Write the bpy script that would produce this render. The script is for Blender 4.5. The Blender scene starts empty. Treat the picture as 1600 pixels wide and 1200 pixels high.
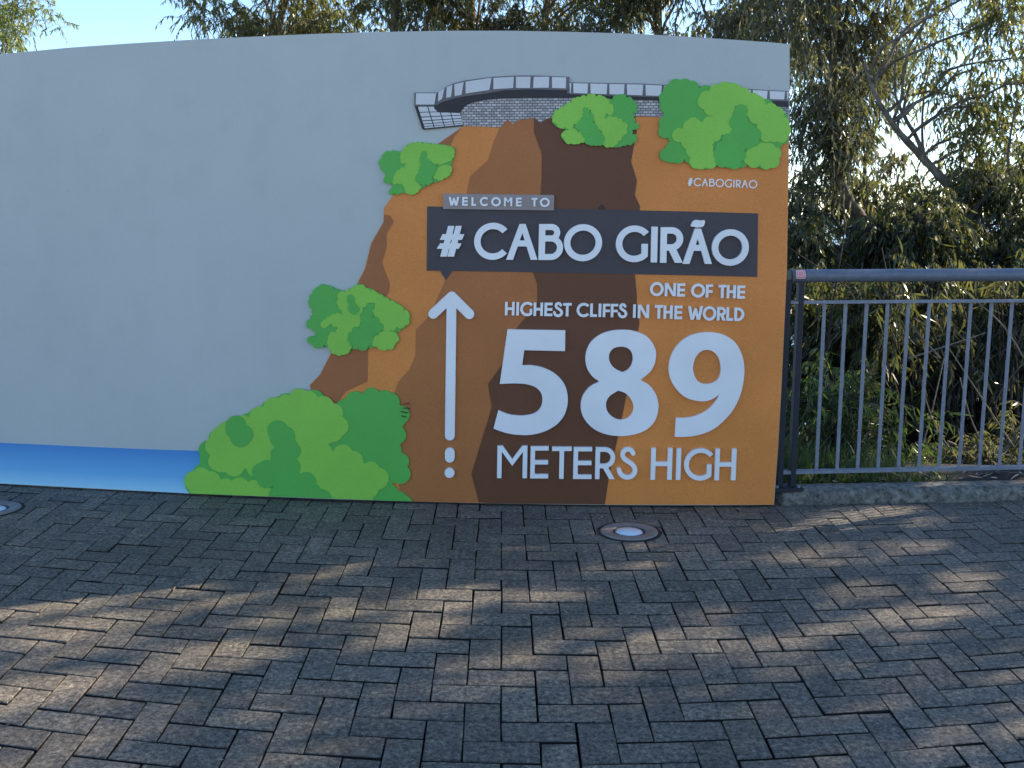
import bpy, math, random
import numpy as np
from mathutils import Vector, Matrix, geometry
R = math.radians
random.seed(7); rng = np.random.default_rng(11)
S = bpy.context.scene
COL = S.collection

# ---------------------------------------------------------------- camera, sky, sun, exposure
F_PX, CX, CY, HORIZON = 1600.0, 800.0, 600.0, 338.0        # photo is 1600 x 1200
PITCH = math.atan((CY - HORIZON) / F_PX)
CAM_H = 1.40
cam_d = bpy.data.cameras.new('camera'); cam = bpy.data.objects.new('camera', cam_d); COL.objects.link(cam)
cam_d.sensor_width = 36.0; cam_d.lens = 36.0 * F_PX / 1600.0
cam_d.clip_start = 0.05; cam_d.clip_end = 20000
cam.location = (0, 0, CAM_H); cam.rotation_euler = (math.pi / 2 - PITCH, 0, 0)
S.camera = cam

SUN_AZ, SUN_EL = R(67), R(33)                               # azimuth from +Y towards +X
W = bpy.data.worlds.new('World'); S.world = W; W.use_nodes = True
wn = W.node_tree.nodes; bg = wn['Background']
sky = wn.new('ShaderNodeTexSky'); sky.sky_type = 'NISHITA'; sky.sun_disc = False
sky.sun_elevation = SUN_EL; sky.sun_rotation = SUN_AZ; sky.altitude = 1200
sky.air_density = 1.0; sky.dust_density = 0.1; sky.ozone_density = 3.2
W.node_tree.links.new(sky.outputs[0], bg.inputs['Color']); bg.inputs['Strength'].default_value = 0.15
sun_d = bpy.data.lights.new('sun', 'SUN'); sun = bpy.data.objects.new('sun', sun_d); COL.objects.link(sun)
sun_d.energy = 5.0; sun_d.angle = R(0.45); sun_d.color = (1.0, 0.86, 0.68)
sdir = Vector((math.sin(SUN_AZ) * math.cos(SUN_EL), math.cos(SUN_AZ) * math.cos(SUN_EL), math.sin(SUN_EL)))
sun.rotation_euler = sdir.to_track_quat('Z', 'Y').to_euler()
S.view_settings.view_transform = 'Standard'; S.view_settings.look = 'None'
S.view_settings.exposure = 1.08; S.view_settings.gamma = 1.0
S.cycles.max_bounces = 8; S.cycles.transparent_max_bounces = 8

# ---------------------------------------------------------------- helpers
def tag(o, label=None, cat=None, group=None, kind=None):
    if label: o['label'] = label
    if cat: o['category'] = cat
    if group: o['group'] = group
    if kind: o['kind'] = kind
    return o
def empty(name, loc, parent=None):
    o = bpy.data.objects.new(name, None); COL.objects.link(o); o.empty_display_size = 0.1
    o.location = loc
    if parent: o.parent = parent
    return o
def mesh_obj(name, verts, faces, mats, parent=None, smooth=False, origin=None, fmat=None):
    me = bpy.data.meshes.new(name)
    verts = np.asarray(verts, float).reshape(-1, 3)
    if origin is not None: verts = verts - np.asarray(origin, float)
    me.from_pydata(verts.tolist(), [], [tuple(f) for f in faces])
    for m in (mats if isinstance(mats, (list, tuple)) else [mats]): me.materials.append(m)
    if fmat is not None: me.polygons.foreach_set('material_index', fmat)
    me.update()
    if smooth: me.polygons.foreach_set('use_smooth', [True] * len(me.polygons))
    o = bpy.data.objects.new(name, me); COL.objects.link(o)
    if origin is not None: o.location = origin
    if parent is not None:
        o.parent = parent
        p, off = parent, Vector((0, 0, 0))
        while p: off += p.location; p = p.parent
        o.location = Vector(o.location) - off if origin is not None else -off
    return o
cp, sp = math.cos(PITCH), math.sin(PITCH)
def ray(px, py):
    """direction through a photo pixel"""
    a = (px - CX) / F_PX; b = (CY - py) / F_PX
    return np.array([a, cp + b * sp, -sp + b * cp])
def on_z(px, py, z=0.0):
    d = ray(px, py); t = (z - CAM_H) / d[2]
    return np.array([0, 0, CAM_H]) + d * t
def at_y(px, py, y):
    d = ray(px, py); return np.array([0, 0, CAM_H]) + d * (y / d[1])

# ---------------------------------------------------------------- materials
def new_mat(name):
    m = bpy.data.materials.new(name); m.use_nodes = True
    nt = m.node_tree; b = nt.nodes['Principled BSDF']
    return m, nt, b
def N(nt, t, **kw):
    n = nt.nodes.new(t)
    for k, v in kw.items(): setattr(n, k, v)
    return n
def noise(nt, vec, scale, detail=4, rough=0.55):
    n = N(nt, 'ShaderNodeTexNoise'); n.inputs['Scale'].default_value = scale
    n.inputs['Detail'].default_value = detail; n.inputs['Roughness'].default_value = rough
    if vec is not None: nt.links.new(vec, n.inputs['Vector'])
    return n.outputs['Fac']
def ramp(nt, fac, stops):
    r = N(nt, 'ShaderNodeValToRGB'); nt.links.new(fac, r.inputs['Fac'])
    e = r.color_ramp.elements
    while len(e) < len(stops): e.new(0.5)
    for i, (p, c) in enumerate(stops):
        e[i].position = p; e[i].color = (*c, 1) if len(c) == 3 else c
    return r.outputs['Color']
def mixc(nt, fac, a, b, blend='MIX'):
    m = N(nt, 'ShaderNodeMix', data_type='RGBA', blend_type=blend)
    for sock, v in ((m.inputs[0], fac), (m.inputs[6], a), (m.inputs[7], b)):
        if hasattr(v, 'is_output') or isinstance(v, bpy.types.NodeSocket): nt.links.new(v, sock)
        elif isinstance(v, (int, float)): sock.default_value = v
        else: sock.default_value = (*v, 1)
    return m.outputs[2]
def bump(nt, b, h, strength=0.3, dist=0.01):
    n = N(nt, 'ShaderNodeBump'); n.inputs['Strength'].default_value = strength; n.inputs['Distance'].default_value = dist
    nt.links.new(h, n.inputs['Height']); nt.links.new(n.outputs[0], b.inputs['Normal'])
def pos(nt):
    return N(nt, 'ShaderNodeNewGeometry').outputs['Position']
def paint(name, c, rough=0.5, grain=0.10, spec=0.4):
    """printed / painted board: fine grain, faint blotches of dirt"""
    m, nt, b = new_mat(name); p = pos(nt)
    g = noise(nt, p, 260, 3); big = noise(nt, p, 2.3, 5)
    dark = tuple(x * (1 - grain * 2.2) for x in c); lite = tuple(min(1, x * (1 + grain * 1.6)) for x in c)
    c1 = ramp(nt, g, [(0.3, dark), (0.7, lite)])
    c2 = ramp(nt, big, [(0.3, (0.86, 0.86, 0.855)), (0.64, (1, 1, 1))])
    nt.links.new(mixc(nt, 1.0, c1, c2, 'MULTIPLY'), b.inputs['Base Color'])
    b.inputs['Roughness'].default_value = rough; b.inputs['Specular IOR Level'].default_value = spec
    bump(nt, b, g, 0.08, 0.002)
    return m
def plain(name, c, rough=0.5, metal=0.0, spec=0.5):
    m, nt, b = new_mat(name); b.inputs['Base Color'].default_value = (*c, 1)
    b.inputs['Roughness'].default_value = rough; b.inputs['Metallic'].default_value = metal
    b.inputs['Specular IOR Level'].default_value = spec
    return m
M = {}
M['orange'] = paint('cliff orange print', (0.80, 0.27, 0.056))
M['brown'] = paint('cliff brown print', (0.47, 0.16, 0.043))
M['umber'] = paint('cliff umber print', (0.16, 0.056, 0.022))
M['rust'] = paint('cliff rust print', (0.42, 0.14, 0.042))
M['green'] = paint('leaf green board', (0.28, 0.63, 0.075), grain=0.05)
M['dgreen'] = paint('dark green board', (0.105, 0.47, 0.075), grain=0.05)
M['slate'] = paint('slate board', (0.074, 0.061, 0.068), 0.55)
M['plate'] = paint('grey plate', (0.33, 0.27, 0.255), 0.4, 0.03)
M['white'] = paint('white acrylic', (0.90, 0.895, 0.89), 0.3, 0.012)
M['scar'] = paint('bare dark scar', (0.05, 0.026, 0.016))
M['deck'] = paint('deck black print', (0.030, 0.026, 0.030))
M['steel'] = paint('grey rail print', (0.16, 0.15, 0.155))
M['pane'] = paint('pane white print', (0.72, 0.73, 0.73), grain=0.03)
def wall_mat():
    m, nt, b = new_mat('pale grey wall paint'); p = pos(nt)
    g = noise(nt, p, 300, 3); big = noise(nt, p, 1.1, 6); sm = noise(nt, p, 7, 6)
    c = ramp(nt, g, [(0.3, (0.46, 0.49, 0.465)), (0.7, (0.525, 0.555, 0.53))])
    c = mixc(nt, 1.0, c, ramp(nt, big, [(0.32, (0.94, 0.94, 0.945)), (0.66, (1, 1, 1))]), 'MULTIPLY')
    c = mixc(nt, 1.0, c, ramp(nt, sm, [(0.25, (0.955, 0.955, 0.955)), (0.5, (1, 1, 1))]), 'MULTIPLY')
    mp = N(nt, 'ShaderNodeMapping'); mp.inputs['Scale'].default_value = (7, 7, 0.5); nt.links.new(p, mp.inputs['Vector'])
    c = mixc(nt, 1.0, c, ramp(nt, noise(nt, mp.outputs[0], 1.0, 5, 0.6), [(0.3, (0.972, 0.974, 0.974)), (0.52, (1, 1, 1))]), 'MULTIPLY')
    fl = noise(nt, p, 34, 2); c = mixc(nt, 1.0, c, ramp(nt, fl, [(0.20, (0.80, 0.80, 0.80)), (0.235, (1, 1, 1))]), 'MULTIPLY')
    nt.links.new(c, b.inputs['Base Color']); b.inputs['Roughness'].default_value = 0.55
    bump(nt, b, noise(nt, p, 90, 4), 0.10, 0.004)
    return m
M['wall'] = wall_mat()
def sea_mat():
    m, nt, b = new_mat('sea print fading from deep to pale blue'); p = pos(nt)
    sx = N(nt, 'ShaderNodeSeparateXYZ'); nt.links.new(p, sx.inputs[0])
    mr = N(nt, 'ShaderNodeMapRange'); nt.links.new(sx.outputs['Z'], mr.inputs['Value'])
    mr.inputs['From Min'].default_value = 0.0; mr.inputs['From Max'].default_value = 0.235
    c = ramp(nt, mr.outputs[0], [(0.04, (0.40, 0.74, 0.92)), (0.40, (0.16, 0.48, 0.80)), (1.0, (0.055, 0.26, 0.62))])
    g = noise(nt, p, 220, 3)
    c = mixc(nt, 1.0, c, ramp(nt, g, [(0.3, (0.9, 0.9, 0.9)), (0.7, (1, 1, 1))]), 'MULTIPLY')
    nt.links.new(c, b.inputs['Base Color']); b.inputs['Roughness'].default_value = 0.45
    return m
M['sea'] = sea_mat()
def brickprint_mat():
    m, nt, b = new_mat('grey brick print'); p = pos(nt)
    sx = N(nt, 'ShaderNodeSeparateXYZ'); nt.links.new(p, sx.inputs[0])
    cb = N(nt, 'ShaderNodeCombineXYZ'); nt.links.new(sx.outputs['X'], cb.inputs[0]); nt.links.new(sx.outputs['Z'], cb.inputs[1])
    br = N(nt, 'ShaderNodeTexBrick'); nt.links.new(cb.outputs[0], br.inputs['Vector'])
    br.inputs['Scale'].default_value = 1.0; br.inputs['Brick Width'].default_value = 0.0235; br.inputs['Row Height'].default_value = 0.0118
    br.inputs['Mortar Size'].default_value = 0.0017; br.inputs['Bias'].default_value = -0.1
    br.inputs['Color1'].default_value = (0.33, 0.31, 0.30, 1); br.inputs['Color2'].default_value = (0.62, 0.58, 0.56, 1)
    br.inputs['Mortar'].default_value = (0.075, 0.07, 0.075, 1)
    nt.links.new(br.outputs['Color'], b.inputs['Base Color']); b.inputs['Roughness'].default_value = 0.5
    return m
M['brick'] = brickprint_mat()
def paver_mat():
    m, nt, b = new_mat('worn concrete paver'); p = pos(nt)
    isl = N(nt, 'ShaderNodeNewGeometry').outputs['Random Per Island']
    c = ramp(nt, isl, [(0.0, (0.150, 0.131, 0.106)), (0.35, (0.171, 0.149, 0.120)), (0.7, (0.193, 0.167, 0.133)), (1.0, (0.226, 0.193, 0.150))])
    agg = noise(nt, p, 62, 8, 0.85); mid = noise(nt, p, 17, 8, 0.75); big = noise(nt, p, 1.3, 4)
    c = mixc(nt, 1.0, c, ramp(nt, agg, [(0.40, (0.22, 0.22, 0.23)), (0.47, (0.76, 0.76, 0.76)), (0.535, (1.10, 1.10, 1.10)), (0.61, (2.1, 2.06, 1.98))]), 'MULTIPLY')
    c = mixc(nt, 1.0, c, ramp(nt, mid, [(0.34, (0.60, 0.60, 0.62)), (0.5, (1, 1, 1)), (0.66, (1.30, 1.26, 1.18))]), 'MULTIPLY')
    c = mixc(nt, 1.0, c, ramp(nt, big, [(0.35, (0.74, 0.76, 0.75)), (0.6, (1, 1, 1))]), 'MULTIPLY')
    nt.links.new(c, b.inputs['Base Color'])
    rr = N(nt, 'ShaderNodeMapRange'); nt.links.new(mid, rr.inputs['Value']); rr.inputs['To Min'].default_value = 0.62; rr.inputs['To Max'].default_value = 0.9
    nt.links.new(rr.outputs[0], b.inputs['Roughness']); b.inputs['Specular IOR Level'].default_value = 0.35
    add = N(nt, 'ShaderNodeMath', operation='ADD'); nt.links.new(agg, add.inputs[0]); nt.links.new(mid, add.inputs[1])
    bump(nt, b, add.outputs[0], 0.8, 0.007)
    return m
M['paver'] = paver_mat()
def mottled(name, stops, scale, rough=0.9, bscale=40, bs=0.6, bd=0.02):
    m, nt, b = new_mat(name); p = pos(nt)
    f = noise(nt, p, scale, 8, 0.7)
    nt.links.new(ramp(nt, f, stops), b.inputs['Base Color']); b.inputs['Roughness'].default_value = rough
    bump(nt, b, noise(nt, p, bscale, 8, 0.7), bs, bd)
    return m
M['joint'] = mottled('dark joint sand with moss', [(0.3, (0.007, 0.0065, 0.006)), (0.55, (0.013, 0.012, 0.010)), (0.64, (0.018, 0.024, 0.008)), (0.74, (0.04, 0.035, 0.027))], 16)
M['terrace'] = mottled('pale bounce terrace', [(0.3, (0.27, 0.235, 0.195)), (0.7, (0.36, 0.315, 0.26))], 3)  # unseen ground behind the camera, made pale to bounce sunlight onto the wall
M['soil'] = mottled('leaf strewn soil', [(0.3, (0.008, 0.007, 0.005)), (0.5, (0.018, 0.015, 0.010)), (0.7, (0.04, 0.032, 0.02))], 14)
M['kerb'] = mottled('weathered mossy concrete', [(0.34, (0.05, 0.05, 0.04)), (0.44, (0.13, 0.125, 0.105)), (0.54, (0.22, 0.21, 0.18)), (0.66, (0.34, 0.32, 0.28))], 30, 0.9, 60, 0.9, 0.02)
M['bark'] = mottled('peeling pale bark', [(0.3, (0.055, 0.042, 0.032)), (0.5, (0.14, 0.112, 0.086)), (0.68, (0.28, 0.235, 0.185))], 6, 0.85, 18, 0.6, 0.03)
M['darkbark'] = mottled('dark rough bark', [(0.3, (0.016, 0.012, 0.010)), (0.55, (0.042, 0.033, 0.027)), (0.75, (0.10, 0.078, 0.058))], 9, 0.9, 26, 0.8, 0.03)
M['drystick'] = mottled('dry pale twig', [(0.3, (0.12, 0.095, 0.07)), (0.7, (0.32, 0.27, 0.20))], 12)
def metal_paint():
    m, nt, b = new_mat('chipped grey blue railing paint'); p = pos(nt)
    f = noise(nt, p, 38, 6, 0.7); chip = noise(nt, p, 15, 8, 0.75)
    c = ramp(nt, f, [(0.3, (0.10, 0.115, 0.15)), (0.7, (0.145, 0.165, 0.205))])
    k = ramp(nt, chip, [(0.685, (0, 0, 0)), (0.70, (1, 1, 1))])
    c = mixc(nt, k, c, (0.34, 0.33, 0.31))
    nt.links.new(c, b.inputs['Base Color']); b.inputs['Roughness'].default_value = 0.42
    bump(nt, b, f, 0.15, 0.002)
    return m
M['rail'] = metal_paint()
def bar_paint():
    m, nt, b = new_mat('grey blue bar paint with rust specks'); p = pos(nt)
    c = ramp(nt, noise(nt, p, 30, 5), [(0.3, (0.15, 0.165, 0.20)), (0.7, (0.215, 0.235, 0.28))])
    k = ramp(nt, noise(nt, p, 48, 8, 0.75), [(0.64, (0, 0, 0)), (0.67, (1, 1, 1))])
    c = mixc(nt, k, c, (0.11, 0.075, 0.055)); nt.links.new(c, b.inputs['Base Color']); b.inputs['Roughness'].default_value = 0.38
    bump(nt, b, noise(nt, p, 60, 4), 0.25, 0.002)
    return m
M['bar'] = bar_paint()
M['post'] = plain('dark post paint', (0.020, 0.023, 0.032), 0.5, 0.0, 0.3)
M['ring'] = mottled('weathered metal ring', [(0.3, (0.15, 0.125, 0.115)), (0.7, (0.25, 0.22, 0.20))], 30, 0.42, 60, 0.2, 0.002)
def lens_mat():
    m, nt, b = new_mat('lamp glass in reflected sky blue'); b.inputs['Base Color'].default_value = (0.62, 0.72, 0.80, 1)  # pale blue base colour paints the sky's reflection into the lens
    b.inputs['Roughness'].default_value = 0.05; b.inputs['Coat Weight'].default_value = 1.0; b.inputs['Coat Roughness'].default_value = 0.02
    return m
M['lens'] = lens_mat()
M['gasket'] = plain('black rubber gasket', (0.03, 0.03, 0.035), 0.5)
M['pink'] = plain('pink sticker', (0.62, 0.17, 0.20), 0.4); M['palepink'] = plain('pale pink sticker print', (0.80, 0.55, 0.55), 0.4)
def leaf_mat(name, stops, trans, tw=0.35, rough=0.38, spec=0.5):
    m, nt, b = new_mat(name)
    isl = N(nt, 'ShaderNodeNewGeometry').outputs['Random Per Island']
    c = ramp(nt, isl, stops)
    nt.links.new(c, b.inputs['Base Color']); b.inputs['Roughness'].default_value = rough; b.inputs['Specular IOR Level'].default_value = spec
    t = N(nt, 'ShaderNodeBsdfTranslucent'); t.inputs['Color'].default_value = (*trans, 1)
    tc = mixc(nt, 0.55, c, trans)
    tc2 = mixc(nt, 1.0, tc, (2.1, 2.1, 1.6), 'MULTIPLY'); nt.links.new(tc2, t.inputs['Color'])
    mx = N(nt, 'ShaderNodeMixShader'); mx.inputs[0].default_value = tw
    nt.links.new(b.outputs[0], mx.inputs[1]); nt.links.new(t.outputs[0], mx.inputs[2])
    nt.links.new(mx.outputs[0], nt.nodes['Material Output'].inputs['Surface'])
    return m
M['leaf_dark'] = leaf_mat('dark eucalyptus leaf', [(0.0, (0.026, 0.034, 0.020)), (0.5, (0.052, 0.060, 0.032)), (0.88, (0.10, 0.10, 0.05)), (0.95, (0.22, 0.17, 0.08))], (0.14, 0.15, 0.045), 0.36, 0.24)
M['leaf_olive'] = leaf_mat('olive eucalyptus leaf', [(0.0, (0.042, 0.054, 0.026)), (0.5, (0.085, 0.096, 0.042)), (0.86, (0.15, 0.145, 0.060)), (0.93, (0.26, 0.19, 0.08))], (0.22, 0.225, 0.06), 0.48, 0.28)
M['leaf_yellow'] = leaf_mat('yellow green leaf', [(0.0, (0.075, 0.10, 0.022)), (0.6, (0.12, 0.15, 0.035)), (1.0, (0.20, 0.20, 0.06))], (0.22, 0.26, 0.05), 0.45, 0.4)
M['leaf_bush'] = leaf_mat('deep green shrub leaf', [(0.0, (0.022, 0.032, 0.014)), (0.6, (0.044, 0.056, 0.024)), (0.9, (0.085, 0.095, 0.034)), (0.96, (0.19, 0.14, 0.06))], (0.12, 0.13, 0.035), 0.34, 0.34)
M['leaf_weed'] = leaf_mat('weed leaf', [(0.0, (0.018, 0.040, 0.014)), (0.7, (0.042, 0.080, 0.026)), (1.0, (0.12, 0.15, 0.045))], (0.13, 0.19, 0.04), 0.36, 0.38)
M['grass'] = leaf_mat('fresh grass', [(0.0, (0.016, 0.036, 0.010)), (0.7, (0.034, 0.066, 0.017)), (0.93, (0.07, 0.10, 0.03)), (1.0, (0.17, 0.14, 0.07))], (0.10, 0.15, 0.03), 0.3, 0.45)
M['litter'] = leaf_mat('dry fallen leaf', [(0.0, (0.10, 0.07, 0.045)), (0.5, (0.22, 0.16, 0.10)), (1.0, (0.42, 0.36, 0.28))], (0.2, 0.15, 0.08), 0.1, 0.6)

# ---------------------------------------------------------------- the wall's curve in plan, read off its foot
foot = [(0, 755.9), (100, 760.8), (200, 766), (300, 771.7), (400, 775.3), (500, 778.6), (640, 783.7), (800, 787.3), (950, 788.6), (1040, 789), (1209.5, 789)]
GAP = 0.010
fp = np.array([on_z(x, y, GAP) for x, y in foot])
gc = np.polyfit(fp[:, 0], fp[:, 1], 3)
XL, XR = fp[0, 0] - 0.1, fp[-1, 0] + 0.02
def g(x):
    x = np.asarray(x, float); xc = np.clip(x, XL, XR); s = np.polyval(np.polyder(gc), xc)
    return np.polyval(gc, xc) + s * (x - xc)
def to_wall(px, t):
    """photo pixels -> (x, z) on the wall surface standing t in front of the boards"""
    px = np.asarray(px, float).reshape(-1, 2)
    a = (px[:, 0] - CX) / F_PX; b = (CY - px[:, 1]) / F_PX
    dx, dy, dz = a, cp + b * sp, -sp + b * cp
    lam = np.full(len(px), 5.0)
    for _ in range(25): lam = (g(dx * lam) - t) / dy
    return np.c_[dx * lam, CAM_H + dz * lam]
STEP = 0.05
def inside(pts, loops):
    r = np.zeros(len(pts), bool)
    for L in loops:
        A = L; B = np.roll(L, -1, 0)
        for (x1, y1), (x2, y2) in zip(A, B):
            if y1 == y2: continue
            c = ((y1 > pts[:, 1]) != (y2 > pts[:, 1])) & (pts[:, 0] < (x2 - x1) * (pts[:, 1] - y1) / (y2 - y1) + x1)
            r ^= c
    return r
def relief(name, loops_px, t_front, t_back, mat, parent, flat=False):
    """a board cut to outline, bent to the wall's curve: front face t_front proud, edges going back to t_back"""
    loops = [to_wall(l, t_front) if not flat else np.asarray(l, float) for l in loops_px]
    V, E = [], []
    for L in loops:
        keep = [0]
        for i in range(1, len(L)):
            if np.hypot(*(L[i] - L[keep[-1]])) > 2e-4: keep.append(i)
        L = L[keep]; n0 = len(V); V += [Vector(p) for p in L]
        E += [(n0 + i, n0 + (i + 1) % len(L)) for i in range(len(L))]
    allp = np.concatenate(loops); x0, z0 = allp.min(0); x1, z1 = allp.max(0)
    for k in range(math.ceil(x0 / STEP), math.floor(x1 / STEP) + 1):
        V += [Vector((k * STEP, z0 - 0.01)), Vector((k * STEP, z1 + 0.01))]; E.append((len(V) - 2, len(V) - 1))
    v, e, f, *_ = geometry.delaunay_2d_cdt(V, E, [], 0, 1e-6)
    P = np.array([(a.x, a.y) for a in v]); T = np.array([tuple(q) for q in f])
    T = T[inside(P[T].mean(1), loops)]
    used = np.unique(T); mp = {o: i for i, o in enumerate(used)}; P = P[used]
    T = [tuple(mp[i] for i in q) for q in T]
    T = [q if (P[q[1]][0] - P[q[0]][0]) * (P[q[2]][1] - P[q[0]][1]) - (P[q[2]][0] - P[q[0]][0]) * (P[q[1]][1] - P[q[0]][1]) > 0 else q[::-1] for q in T]
    n = len(P); gy = g(P[:, 0])
    verts = np.r_[np.c_[P[:, 0], gy - t_front, P[:, 1]], np.c_[P[:, 0], gy - t_back, P[:, 1]]]
    cnt = {}
    for q in T:
        for i in range(3):
            a, b = q[i], q[(i + 1) % 3]; cnt[(a, b)] = 1
    side = [(a, a + n, b + n, b) for (a, b) in cnt if (b, a) not in cnt]
    return mesh_obj(name, verts, T + side, mat, parent, origin=None if parent is None else verts[:n].mean(0))

# ---------------------------------------------------------------- 2-D fields -> outlines (letters and leafy cut-outs)
def rdp(P, tol):
    if len(P) < 3: return P
    keep = np.zeros(len(P), bool); keep[0] = keep[-1] = True; st = [(0, len(P) - 1)]
    while st:
        a, b = st.pop()
        if b - a < 2: continue
        d = P[b] - P[a]; L = np.hypot(*d); q = P[a + 1:b] - P[a]
        h = np.hypot(*q.T) if L < 1e-9 else np.abs(d[0] * q[:, 1] - d[1] * q[:, 0]) / L
        i = int(h.argmax())
        if h[i] > tol: keep[a + 1 + i] = True; st += [(a, a + 1 + i), (a + 1 + i, b)]
    return P[keep]
def contours(fn, x0, y0, x1, y1, res, tol=0.06):
    nx, ny = int((x1 - x0) / res) + 2, int((y1 - y0) / res) + 2
    X, Y = np.meshgrid(x0 + np.arange(nx) * res, y0 + np.arange(ny) * res)
    Fv = fn(X, Y) + 1e-7
    Fv[0, :] = Fv[-1, :] = 1; Fv[:, 0] = Fv[:, -1] = 1
    s = Fv < 0
    def ip(a, b):
        fa, fb = Fv[a], Fv[b]; t = fa / (fa - fb)
        return (X[a] + t * (X[b] - X[a]), Y[a] + t * (Y[b] - Y[a]))
    pts, nxt = {}, {}
    code = s[:-1, :-1] * 1 + s[:-1, 1:] * 2 + s[1:, 1:] * 4 + s[1:, :-1] * 8
    tbl = {1: [(3, 0)], 2: [(0, 1)], 3: [(3, 1)], 4: [(1, 2)], 5: [(3, 0), (1, 2)], 6: [(0, 2)], 7: [(3, 2)], 8: [(2, 3)], 9: [(2, 0)],
           10: [(0, 1), (2, 3)], 11: [(2, 1)], 12: [(1, 3)], 13: [(1, 0)], 14: [(0, 3)]}
    for j, i in zip(*np.nonzero((code > 0) & (code < 15))):
        ed = [('h', j, i), ('v', j, i + 1), ('h', j + 1, i), ('v', j, i)]
        for a, b in tbl[int(code[j, i])]:
            for k in (a, b):
                e = ed[k]
                if e not in pts:
                    pts[e] = ip((e[1], e[2]), (e[1], e[2] + 1)) if e[0] == 'h' else ip((e[1], e[2]), (e[1] + 1, e[2]))
            nxt[ed[a]] = ed[b]
    out = []
    while nxt:
        st, _ = next(iter(nxt.items())); L = []; k = st
        while k in nxt: L.append(pts[k]); k = nxt.pop(k)
        L = np.array(L)
        if len(L) > 5:
            h = len(L) // 2; L = np.r_[rdp(L[:h + 1], tol)[:-1], rdp(np.r_[L[h:], L[:1]], tol)[:-1]]
            if len(L) > 2: out.append(L)
    return out
def f_poly(X, Y, P):
    P = np.asarray(P, float); d = np.full(X.shape, 1e9); ins = np.zeros(X.shape, bool)
    for (x1, y1), (x2, y2) in zip(P, np.roll(P, -1, 0)):
        ex, ey = x2 - x1, y2 - y1; t = np.clip(((X - x1) * ex + (Y - y1) * ey) / (ex * ex + ey * ey + 1e-12), 0, 1)
        d = np.minimum(d, np.hypot(X - x1 - t * ex, Y - y1 - t * ey))
        if y1 != y2: ins ^= ((y1 > Y) != (y2 > Y)) & (X < (x2 - x1) * (Y - y1) / (y2 - y1) + x1)
    return np.where(ins, -d, d)
def f_seg(X, Y, a, b, w, rnd=True):
    ex, ey = b[0] - a[0], b[1] - a[1]; L = math.hypot(ex, ey); t = ((X - a[0]) * ex + (Y - a[1]) * ey) / L
    if rnd:
        tt = np.clip(t, 0, L); return np.hypot(X - a[0] - tt * ex / L, Y - a[1] - tt * ey / L) - w / 2
    n = np.abs((X - a[0]) * ey - (Y - a[1]) * ex) / L
    return np.maximum(n - w / 2, np.maximum(-t, t - L))
def f_rect(X, Y, x0, x1, y0, y1): return np.maximum(np.maximum(x0 - X, X - x1), np.maximum(y0 - Y, Y - y1))
def f_ell(X, Y, cx, cy, rx, ry): return (np.hypot((X - cx) / rx, (Y - cy) / ry) - 1) * min(rx, ry)
def f_ring(X, Y, cx, cy, rx, ry, s): return np.maximum(f_ell(X, Y, cx, cy, rx, ry), -f_ell(X, Y, cx, cy, rx - s, ry - s))
def f_dee(X, Y, x0, x1, y0, y1, s):
    r = (y1 - y0) / 2; yc = (y0 + y1) / 2; xc = x1 - r
    def cap(rr, xl): return np.maximum(np.hypot(np.maximum(X - max(xc, xl - 50), 0), Y - yc) - rr, xl - X)
    return np.maximum(cap(r, x0), -cap(r - s, x0 + s))
def spline(P, n=8, closed=False, corner=()):
    P = np.asarray(P, float); m = len(P); out = []
    for i in range(m if closed else m - 1):
        p1, p2 = P[i], P[(i + 1) % m]
        p0 = P[i - 1] if (closed or i > 0) else p1; p3 = P[(i + 2) % m] if (closed or i < m - 2) else p2
        m1 = (p2 - p0) / 2 if i not in corner else (p2 - p1); m2 = (p3 - p1) / 2 if (i + 1) % m not in corner else (p2 - p1)
        if i in corner and (i + 1) % m in corner: out.append(p1); continue
        for t in np.arange(n) / n:
            out.append((2 * t**3 - 3 * t**2 + 1) * p1 + (t**3 - 2 * t**2 + t) * m1 + (-2 * t**3 + 3 * t**2) * p2 + (t**3 - t**2) * m2)
    if not closed: out.append(P[-1])
    return np.array(out)
S_LINE = spline([((x - 38) / 252, (y - 70) / 405) for x, y in [(232, 148), (205, 108), (165, 98), (125, 110), (103, 145), (105, 190), (130, 222), (180, 255), (228, 290), (258, 335), (258, 388), (222, 432), (165, 448), (110, 430), (76, 398), (60, 352)]], 4)
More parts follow.
